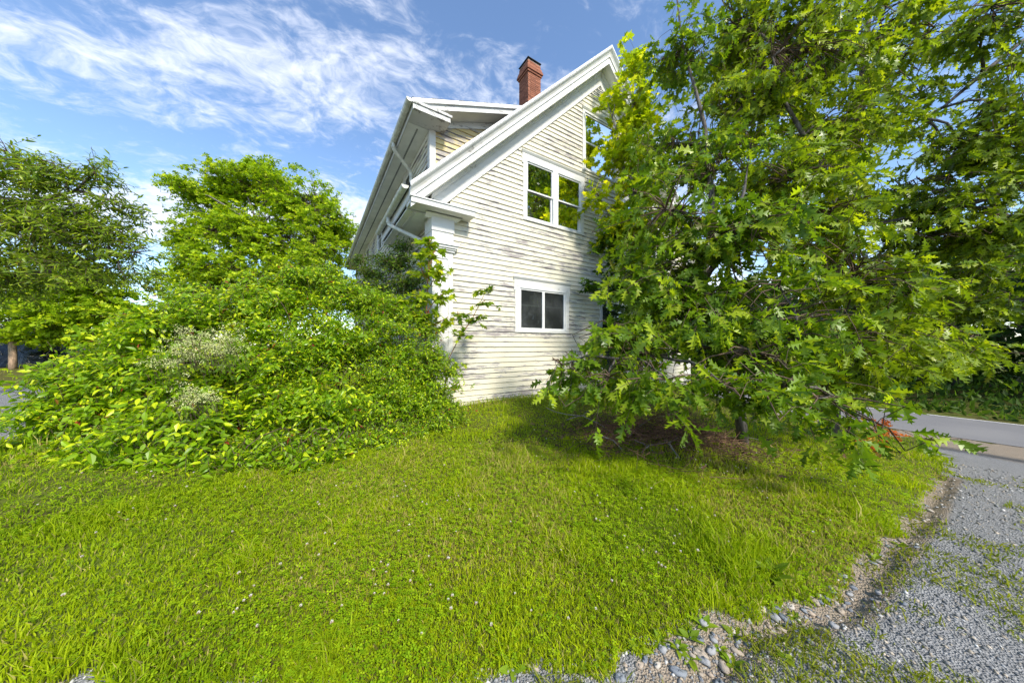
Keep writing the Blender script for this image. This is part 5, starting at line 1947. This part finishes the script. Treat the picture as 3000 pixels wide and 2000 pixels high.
# ------------------------------------------------------------------ gravel
def stone_template(seed, flat=0.55):
    r = np.random.default_rng(seed)
    V = np.array([(1, 0, 0), (-1, 0, 0), (0, 0.75, 0), (0, -0.75, 0), (0.15, 0.1, flat), (-0.1, -0.1, -flat)]) * (0.75 + 0.5 * r.random((6, 3)))
    F = np.array([(0, 2, 4), (2, 1, 4), (1, 3, 4), (3, 0, 4), (2, 0, 5), (1, 2, 5), (3, 1, 5), (0, 3, 5)])
    return V, F


STN = [stone_template(i, 0.35 + 0.08 * i) for i in range(5)]
SC_ = [((0.205, 0.205, 0.20), 0.50), ((0.30, 0.30, 0.295), 0.25), ((0.38, 0.325, 0.25), 0.19), ((0.58, 0.56, 0.52), 0.06)]


def stone_tint(n):
    c = np.zeros((n, 3)); u = rng.random(n); acc = 0
    for col, p in SC_:
        m = (u >= acc) & (u < acc + p); c[m] = col; acc += p
    c[u >= acc] = SC_[0][0]
    return c * (0.75 + 0.5 * rng.random((n, 1)))


X, Y, R = polar(66000, 1.25, 9.5, -1.15, 1.14, 1.7)
gr_, gl_ = right_gravel(X, Y), left_gravel(X, Y)
rr2 = X * U[0] + Y * U[1]
m = ((gr_ > -0.04) | (gl_ > -0.1)) & (rr2 < R0 - 0.9)
X, Y, R = X[m], Y[m], R[m]
n = len(X)
sz = (0.0035 + 0.010 * rng.random(n) ** 3.0) * (1 + 0.12 * R)
az = rng.random(n) * 6.283
Lc = [np.stack([X, Y, ground(X, Y) + sz * 0.15], -1), np.stack([np.cos(az), np.sin(az), 0.25 * rng.standard_normal(n)], -1), norm(UP + 0.45 * rng.standard_normal((n, 3))), sz, stone_tint(n)]
V, F, T = bake(Lc, STN)
me = np_mesh('gravel_stones', V, F, T); me.materials.append(M['stone'])
tag(link('gravel_stones', me), 'loose blue grey crushed gravel covering the drive', 'gravel', kind='stuff')
NS = len(F)


# larger stones washed out along the rut: each a part of the drive
def cobble_mesh(seed, col):
    r = np.random.default_rng(seed)
    V, F = [], []
    nu, nv = 7, 4
    for j in range(nv + 1):
        ph = math.pi * j / nv
        for i in range(nu):
            th = 2 * math.pi * i / nu
            q = 1 + 0.16 * r.standard_normal()
            V.append((math.sin(ph) * math.cos(th) * q, math.sin(ph) * math.sin(th) * 0.72 * q, math.cos(ph) * 0.48 * q))
    for j in range(nv):
        for i in range(nu):
            a, b = j * nu + i, j * nu + (i + 1) % nu
            F += [(a, b, b + nu), (a, b + nu, a + nu)]
    me = np_mesh('stone', np.array(V), np.array(F), np.tile(col, (len(V), 1)), smooth=False)
    me.materials.append(M['stone'])
    return me


cob = [cobble_mesh(i, c) for i, c in enumerate([(0.33, 0.33, 0.33), (0.19, 0.21, 0.24), (0.38, 0.32, 0.25), (0.42, 0.34, 0.26), (0.24, 0.26, 0.28), (0.16, 0.18, 0.21), (0.50, 0.45, 0.38)])]
placed = 0
tries = 0
while placed < 190 and tries < 6000:
    tries += 1
    i = random.randrange(len(DITCH) - 2)
    f = random.random()
    p = DITCH[i] * (1 - f) + DITCH[i + 1] * f + np.array([random.gauss(-0.09, 0.08), random.gauss(0.07, 0.08)])
    if random.random() < 0.25:
        p = np.array([random.uniform(-2.4, 1.0), random.uniform(1.38, 1.6)])
    if right_gravel(p[0:1], p[1:2])[0] < -0.03: continue
    o = link('stone', cob[random.randrange(len(cob))], drive_ob)
    sz = 0.010 + 0.028 * random.random() ** 2.5
    o.location = (p[0], p[1], gz_at(p[0], p[1]) + sz * 0.22)
    o.scale = (sz * random.uniform(0.8, 1.3), sz, sz * random.uniform(0.7, 1.1))
    o.rotation_euler = (random.uniform(-0.3, 0.3), random.uniform(-0.3, 0.3), random.uniform(0, 6.28))
    placed += 1
for x, y, s_ in ((2265, 1806, 0.05), (2385, 1762, 0.042), (2205, 1800, 0.035), (2215, 1790, 0.03), (2370, 1795, 0.032), (2180, 1785, 0.034)):
    p = pix_ground(x, y, ground)
    o = link('stone', cob[0] if s_ == 0.05 else cob[random.randrange(len(cob))], drive_ob)
    o.location = (p[0], p[1], gz_at(*p) + s_ * 0.15); o.scale = (s_, s_ * 0.9, s_ * 0.8); o.rotation_euler = (0, 0, random.uniform(0, 6))


# ------------------------------------------------------------------ rosettes of broad weeds on the edge
def rosette(name, label, x, y, size, nl, group, lo, hi, temps=OVAL, up=0.6):
    b = np.array([x, y, gz_at(x, y)])
    root = empty(name, tuple(b), 0, label, 'weed', group)
    az = np.arange(nl) * 2.4 + rng.random(nl) * 0.5
    el = up * (0.3 + rng.random(nl))
    A = np.stack([np.cos(az) * np.cos(el), np.sin(az) * np.cos(el), np.sin(el)], -1)
    Lr = [b + A * size * 0.05, A, norm(UP + 0.25 * rng.standard_normal((nl, 3)) - A * 0.2), size * (0.65 + 0.5 * rng.random(nl)), tints(nl, lo, hi)]
    leaf_objects(Lr, temps, M['leaf_soft'], root, b)
    return root


wpx = [(2060, 1835), (2020, 1868), (2110, 1905), (2150, 1950), (1985, 1900), (2245, 1720), (2240, 1760), (1760, 1945), (1690, 1965), (1870, 1905), (1935, 1880), (2330, 1810), (2370, 1860), (2480, 1690), (2560, 1640), (2150, 1860), (2020, 1930), (1500, 1960), (2640, 1600), (2300, 1930)]
for i, (x, y) in enumerate(wpx):
    p = pix_ground(x, min(y, 1985), ground)
    rosette('plantain_weed', 'broad leaved weed rosette rooted along the gravel edge', p[0], p[1], random.uniform(0.04, 0.075), random.randint(6, 10), 'weed rosettes along the gravel edge', (0.16, 0.27, 0.015), (0.28, 0.36, 0.02))
p = pix_ground(2255, 1690, ground)
rosette('dock_weed', 'large dock plant with wide curling leaves at the lawn edge', p[0], p[1], 0.15, 10, None, (0.13, 0.23, 0.015), (0.22, 0.31, 0.02), up=0.8)

# ------------------------------------------------------------------ bedstraw blossoms in the thicket
Lv, Tw = Leaves(), Twigs()
bb = W(590, 1080, 4.0)
for x, y, d, rx, ry, n in ((600, 1010, 4.0, 95, 55, 90), (520, 1040, 4.0, 60, 40, 40), (660, 1000, 4.1, 60, 50, 50), (560, 1150, 3.75, 50, 50, 45), (470, 1060, 4.0, 60, 15, 20), (540, 970, 4.2, 50, 20, 20), (600, 1165, 3.7, 30, 22, 20), (310, 1410, 3.5, 30, 20, 10)):
    C, out = sample_blob(blob(x, y, d, rx, ry, 0.22), n, 0.1, 0.4)
    C = C + (np.array([0, 0, EYE]) - C) * (0.07 + 0.05 * rng.random((n, 1)))
    for c in C:
        k = 16
        Q = c + rng.standard_normal((k, 3)) * np.array([0.022, 0.022, 0.014])
        Lv.add(Q, norm(rng.standard_normal((k, 3))), norm(UP + 0.5 * rng.standard_normal((k, 3))), 0.013 + 0.006 * rng.random(k), tints(k, (0.64, 0.65, 0.24), (0.82, 0.82, 0.44)))
    Tw.add(C + np.array([0, 0.05, -0.22]) + 0.04 * rng.standard_normal((n, 3)), C, 0.0015, 0.0009)
root = empty('bedstraw_plant', tuple(bb), 0, 'froth of tiny cream bedstraw flowers on the face of the thicket', 'flowers')
V, F, T = bake(Lv.cat(), OVAL_LO)
me = np_mesh('blossoms', V - bb, F, T); me.materials.append(M['petal'])
o = link('blossoms', me, root); o['kind'] = 'stuff'
o = Tw.build('stems', M['twig'], root, bb); o['kind'] = 'stuff'

# ------------------------------------------------------------------ brush pile under the oak
bp = pix_ground(1930, 1290, ground)
bb = np.array([bp[0], bp[1], gz_at(*bp)])
root = empty('brush_pile', tuple(bb), 0, 'heap of dead brown branches and twigs beneath the oak leaves', 'brush pile')
for (xa, ya, xb, yb, ha, hb, r) in ((1745, 1285, 1825, 1325, 0.10, 0.02, 0.018), (1860, 1305, 1925, 1335, 0.08, 0.02, 0.014), (1950, 1310, 1990, 1345, 0.10, 0.02, 0.022), (1600, 1225, 1800, 1290, 0.20, 0.08, 0.009), (1660, 1250, 1760, 1235, 0.12, 0.22, 0.008),
                                  (1840, 1290, 1990, 1245, 0.05, 0.28, 0.009), (2100, 1290, 2240, 1310, 0.06, 0.10, 0.007), (1880, 1330, 2010, 1300, 0.03, 0.12, 0.010)):
    a = pix_ground(xa, ya, ground); b = pix_ground(xb, yb, ground)
    path = limb_path(np.array([*a, gz_at(*a) + ha]), np.array([*b, gz_at(*b) + hb]), 0.05, 6, 0.06)
    mb = MB(); mb.tube([tuple(np.array(p) - bb) for p in path], list(np.linspace(r, r * 0.5, 6)), 6)
    mb.build('branch', M['dead'], root, True)
Tw = Twigs()
n = 2000
q = np.stack([bb[0] + rng.standard_normal(n) * 0.85, bb[1] + rng.standard_normal(n) * 0.40, np.zeros(n)], -1)
hgt = 0.50 * np.exp(-((q[:, 0] - bb[0]) / 0.9) ** 2) * rng.random(n)
q[:, 2] = ground(q[:, 0], q[:, 1]) + hgt
dd = norm(rng.standard_normal((n, 3)) * np.array([1, 1, 0.35])) * (0.12 + 0.30 * rng.random((n, 1)))
e = q + dd
e[:, 2] = np.maximum(e[:, 2], ground(e[:, 0], e[:, 1]) + 0.01)
Tw.add(q, e, 0.0045, 0.002)
o = Tw.build('twigs', M['dead_brown'], root, bb); o['kind'] = 'stuff'
n = 600
q = np.stack([bb[0] + rng.standard_normal(n) * 0.9, bb[1] + rng.standard_normal(n) * 0.40, np.zeros(n)], -1)
q[:, 2] = ground(q[:, 0], q[:, 1]) + 0.02 + 0.12 * rng.random(n) ** 2
V, F, T = bake([q, norm(rng.standard_normal((n, 3)) * np.array([1, 1, 0.3])), norm(UP + 0.5 * rng.standard_normal((n, 3))), 0.05 + 0.06 * rng.random(n), tints(n, (0.10, 0.06, 0.03), (0.24, 0.15, 0.08))], OAK_LO)
me = np_mesh('dead_leaves', V - bb, F, T); me.materials.append(M['deadleaf'])
o = link('dead_leaves', me, root); o['kind'] = 'stuff'

# ------------------------------------------------------------------ red-leaved oak seedling at the road side
sp = pix_ground(2575, 1345, ground)
sb2 = np.array([sp[0], sp[1], gz_at(*sp)])
Lv, Tw, tr = Leaves(), Twigs(), MB()
tops = [W(2545, 1262, sp[1] - 0.15), W(2580, 1255, sp[1]), W(2605, 1275, sp[1]), W(2570, 1290, sp[1] - 0.2), W(2545, 1300, sp[1] - 0.2)]
for tp in tops:
    path = limb_path(sb2 - np.array([0, 0, 0.03]), tp, 0.05, 5, 0.04)
    tr.tube([tuple(p) for p in path], list(np.linspace(0.006, 0.0025, 5)), 5)
sprays(Lv, Tw, np.array(tops), norm(np.array(tops) - sb2), 0.14, 8, 0.18, (0.42, 0.085, 0.03), (0.58, 0.21, 0.03), 'tip', 0.2, 0.7, (((0.28, 0.06, 0.04), 0.12), ((0.52, 0.34, 0.03), 0.2), ((0.2, 0.3, 0.02), 0.15)), None, 0.003, 1.0)
finish_plant('oak_seedling', 'small oak seedling with red and orange leaves near the road', 'seedling', sb2, Lv, OAK_HI, M['leaf_soft'], tr, Tw, M['twig_red'], OAK_HI, 40, None, 'foliage', M['twig_red'])

# ------------------------------------------------------------------ black plastic, post, stake and tangle on the far left
tb = W(40, 1080, 13.6)
tb[2] = gz_at(tb[0], tb[1])
nx_, ny_ = 70, 26
xs = np.linspace(-5.2, 3.6, nx_); ys = np.linspace(-0.9, 1.6, ny_)
TX, TY = np.meshgrid(xs, ys)
env = np.interp(xs, [-5.2, -2.0, -0.2, 0.4, 1.2, 2.2, 3.6], [1.9, 1.75, 1.6, 1.25, 1.1, 0.75, 0.03])[None, :]
prof = np.clip(1 - np.abs((TY - 0.35) / 1.25) ** 2.6, 0, 1)
TZ = env * prof ** 0.8
crease = fnoise(TX * 1.7 + TY * 2.2, TY * 1.2 - TX * 0.6, 91, 4) - 0.5
TZ = TZ + crease * 0.34 * (TZ > 0.02) + 0.02
TZ = np.maximum(TZ, 0.015)
TY2 = TY + (fnoise(TX * 2.3, TZ * 2.5, 93, 3) - 0.5) * 0.5
V = np.stack([TX, TY2, TZ], -1).reshape(-1, 3)
V[:, 2] += ground(V[:, 0] + tb[0], V[:, 1] + tb[1]) - tb[2]
ii = (np.arange(ny_ - 1)[:, None] * nx_ + np.arange(nx_ - 1)[None]).ravel()
me = np_mesh('plastic_sheet', V, np.stack([ii, ii + 1, ii + nx_ + 1, ii + nx_], -1), smooth=True)
me.materials.append(M['plastic'])
o = link('plastic_sheet', me); o.location = tuple(tb)
tag(o, 'crumpled shiny black plastic sheet draped over a pile', 'plastic sheet')
pp = W(37, 1080, 12.4); pp[2] = gz_at(pp[0], pp[1])
ph = EYE + (HORIZON - 990) / FPX * 12.4 - pp[2]
mb = MB()
mb.tube([(0, 0, -0.1), (0.01, 0, ph * 0.35), (-0.02, 0.01, ph * 0.7), (-0.015, 0, ph)], [0.11, 0.105, 0.10, 0.095], 10)
o = mb.build('wooden_post', M['cordwood'], None, True); o.location = tuple(pp)
tag(o, 'short barky wooden post standing before the black plastic', 'post')
sk = W(290, 1012, 12.0); gzk = gz_at(sk[0], sk[1])
st = EYE + (HORIZON - 992) / FPX * 12.0
root = empty('marker_stake', (sk[0], sk[1], gzk), 0, 'thin white marker stake with a red band beyond the shrub', 'stake')
mb = MB(); mb.tube([(0, 0, -0.1), (0, 0, st - gzk)], 0.022, 6); mb.build('stake_shaft', M['stake'], root)
mb = MB(); mb.tube([(0, 0, st - gzk - 0.10), (0, 0, st - gzk - 0.03)], 0.024, 6); mb.build('red_band', M['red'], root)
tg = W(180, 1020, 13.5); tg[2] = gz_at(tg[0], tg[1])
root = empty('branch_tangle', tuple(tg), 0, 'tangle of dead grey branches under the low maple', 'dead branches')
Tw = Twigs()
for i in range(120):
    a = tg + np.array([rng.uniform(-2.6, 2.2), rng.uniform(-0.5, 0.8), rng.uniform(0.05, 0.9)])
    b = a + np.array([rng.uniform(-1.3, 1.3), rng.uniform(-0.4, 0.4), rng.uniform(-0.3, 0.35)])
    b[2] = max(b[2], tg[2] + 0.02)
    pth = np.array(limb_path(a, b, rng.uniform(-0.25, 0.3), 6, 0.08))
    Tw.add(pth[:-1], pth[1:], 0.013, 0.011)
o = Tw.build('branches', M['dead'], root, tg); o['kind'] = 'stuff'

# ------------------------------------------------------------------ wires along the road
def wire(label, rd, z, r):
    mb = MB()
    pts = []
    for i in range(41):
        a = -55 + 150 * i / 40
        p = U * rd + Vd * a
        pts.append((p[0], p[1], z + 0.0004 * (a - 8) ** 2))
    mb.tube(pts, r, 6)
    tag(mb.build('overhead_cable', M['rubber'], None, True), label, 'cable', 'cables along the road')


def wire_z(x, y, rd):
    t = (x - 1500) / FPX
    d = rd / (t * U[0] + U[1])
    return EYE + (HORIZON - y) / FPX * d


wire('thick black overhead cable, lowest of the three beside the road', 20.0, wire_z(2900, 891, 20.0), 0.035)
wire('thin overhead cable, middle one of three beside the road', 20.2, wire_z(2900, 847, 20.2), 0.016)
wire('thin overhead cable, topmost of three beside the road', 20.2, wire_z(2900, 841, 20.2) + 0.05, 0.013)

if __name__ == '__main__':
    tot = 0
    for me in bpy.data.meshes:
        tot += sum(len(p.vertices) - 2 for p in me.polygons) if len(me.polygons) < 2000 else len(me.loops) // 3
    open('/tmp/scene_stats.txt', 'w').write('tris %d objects %d grass %d clover %d stones %d\n' % (tot, len(bpy.data.objects), NG, NC, NS)) if False else None
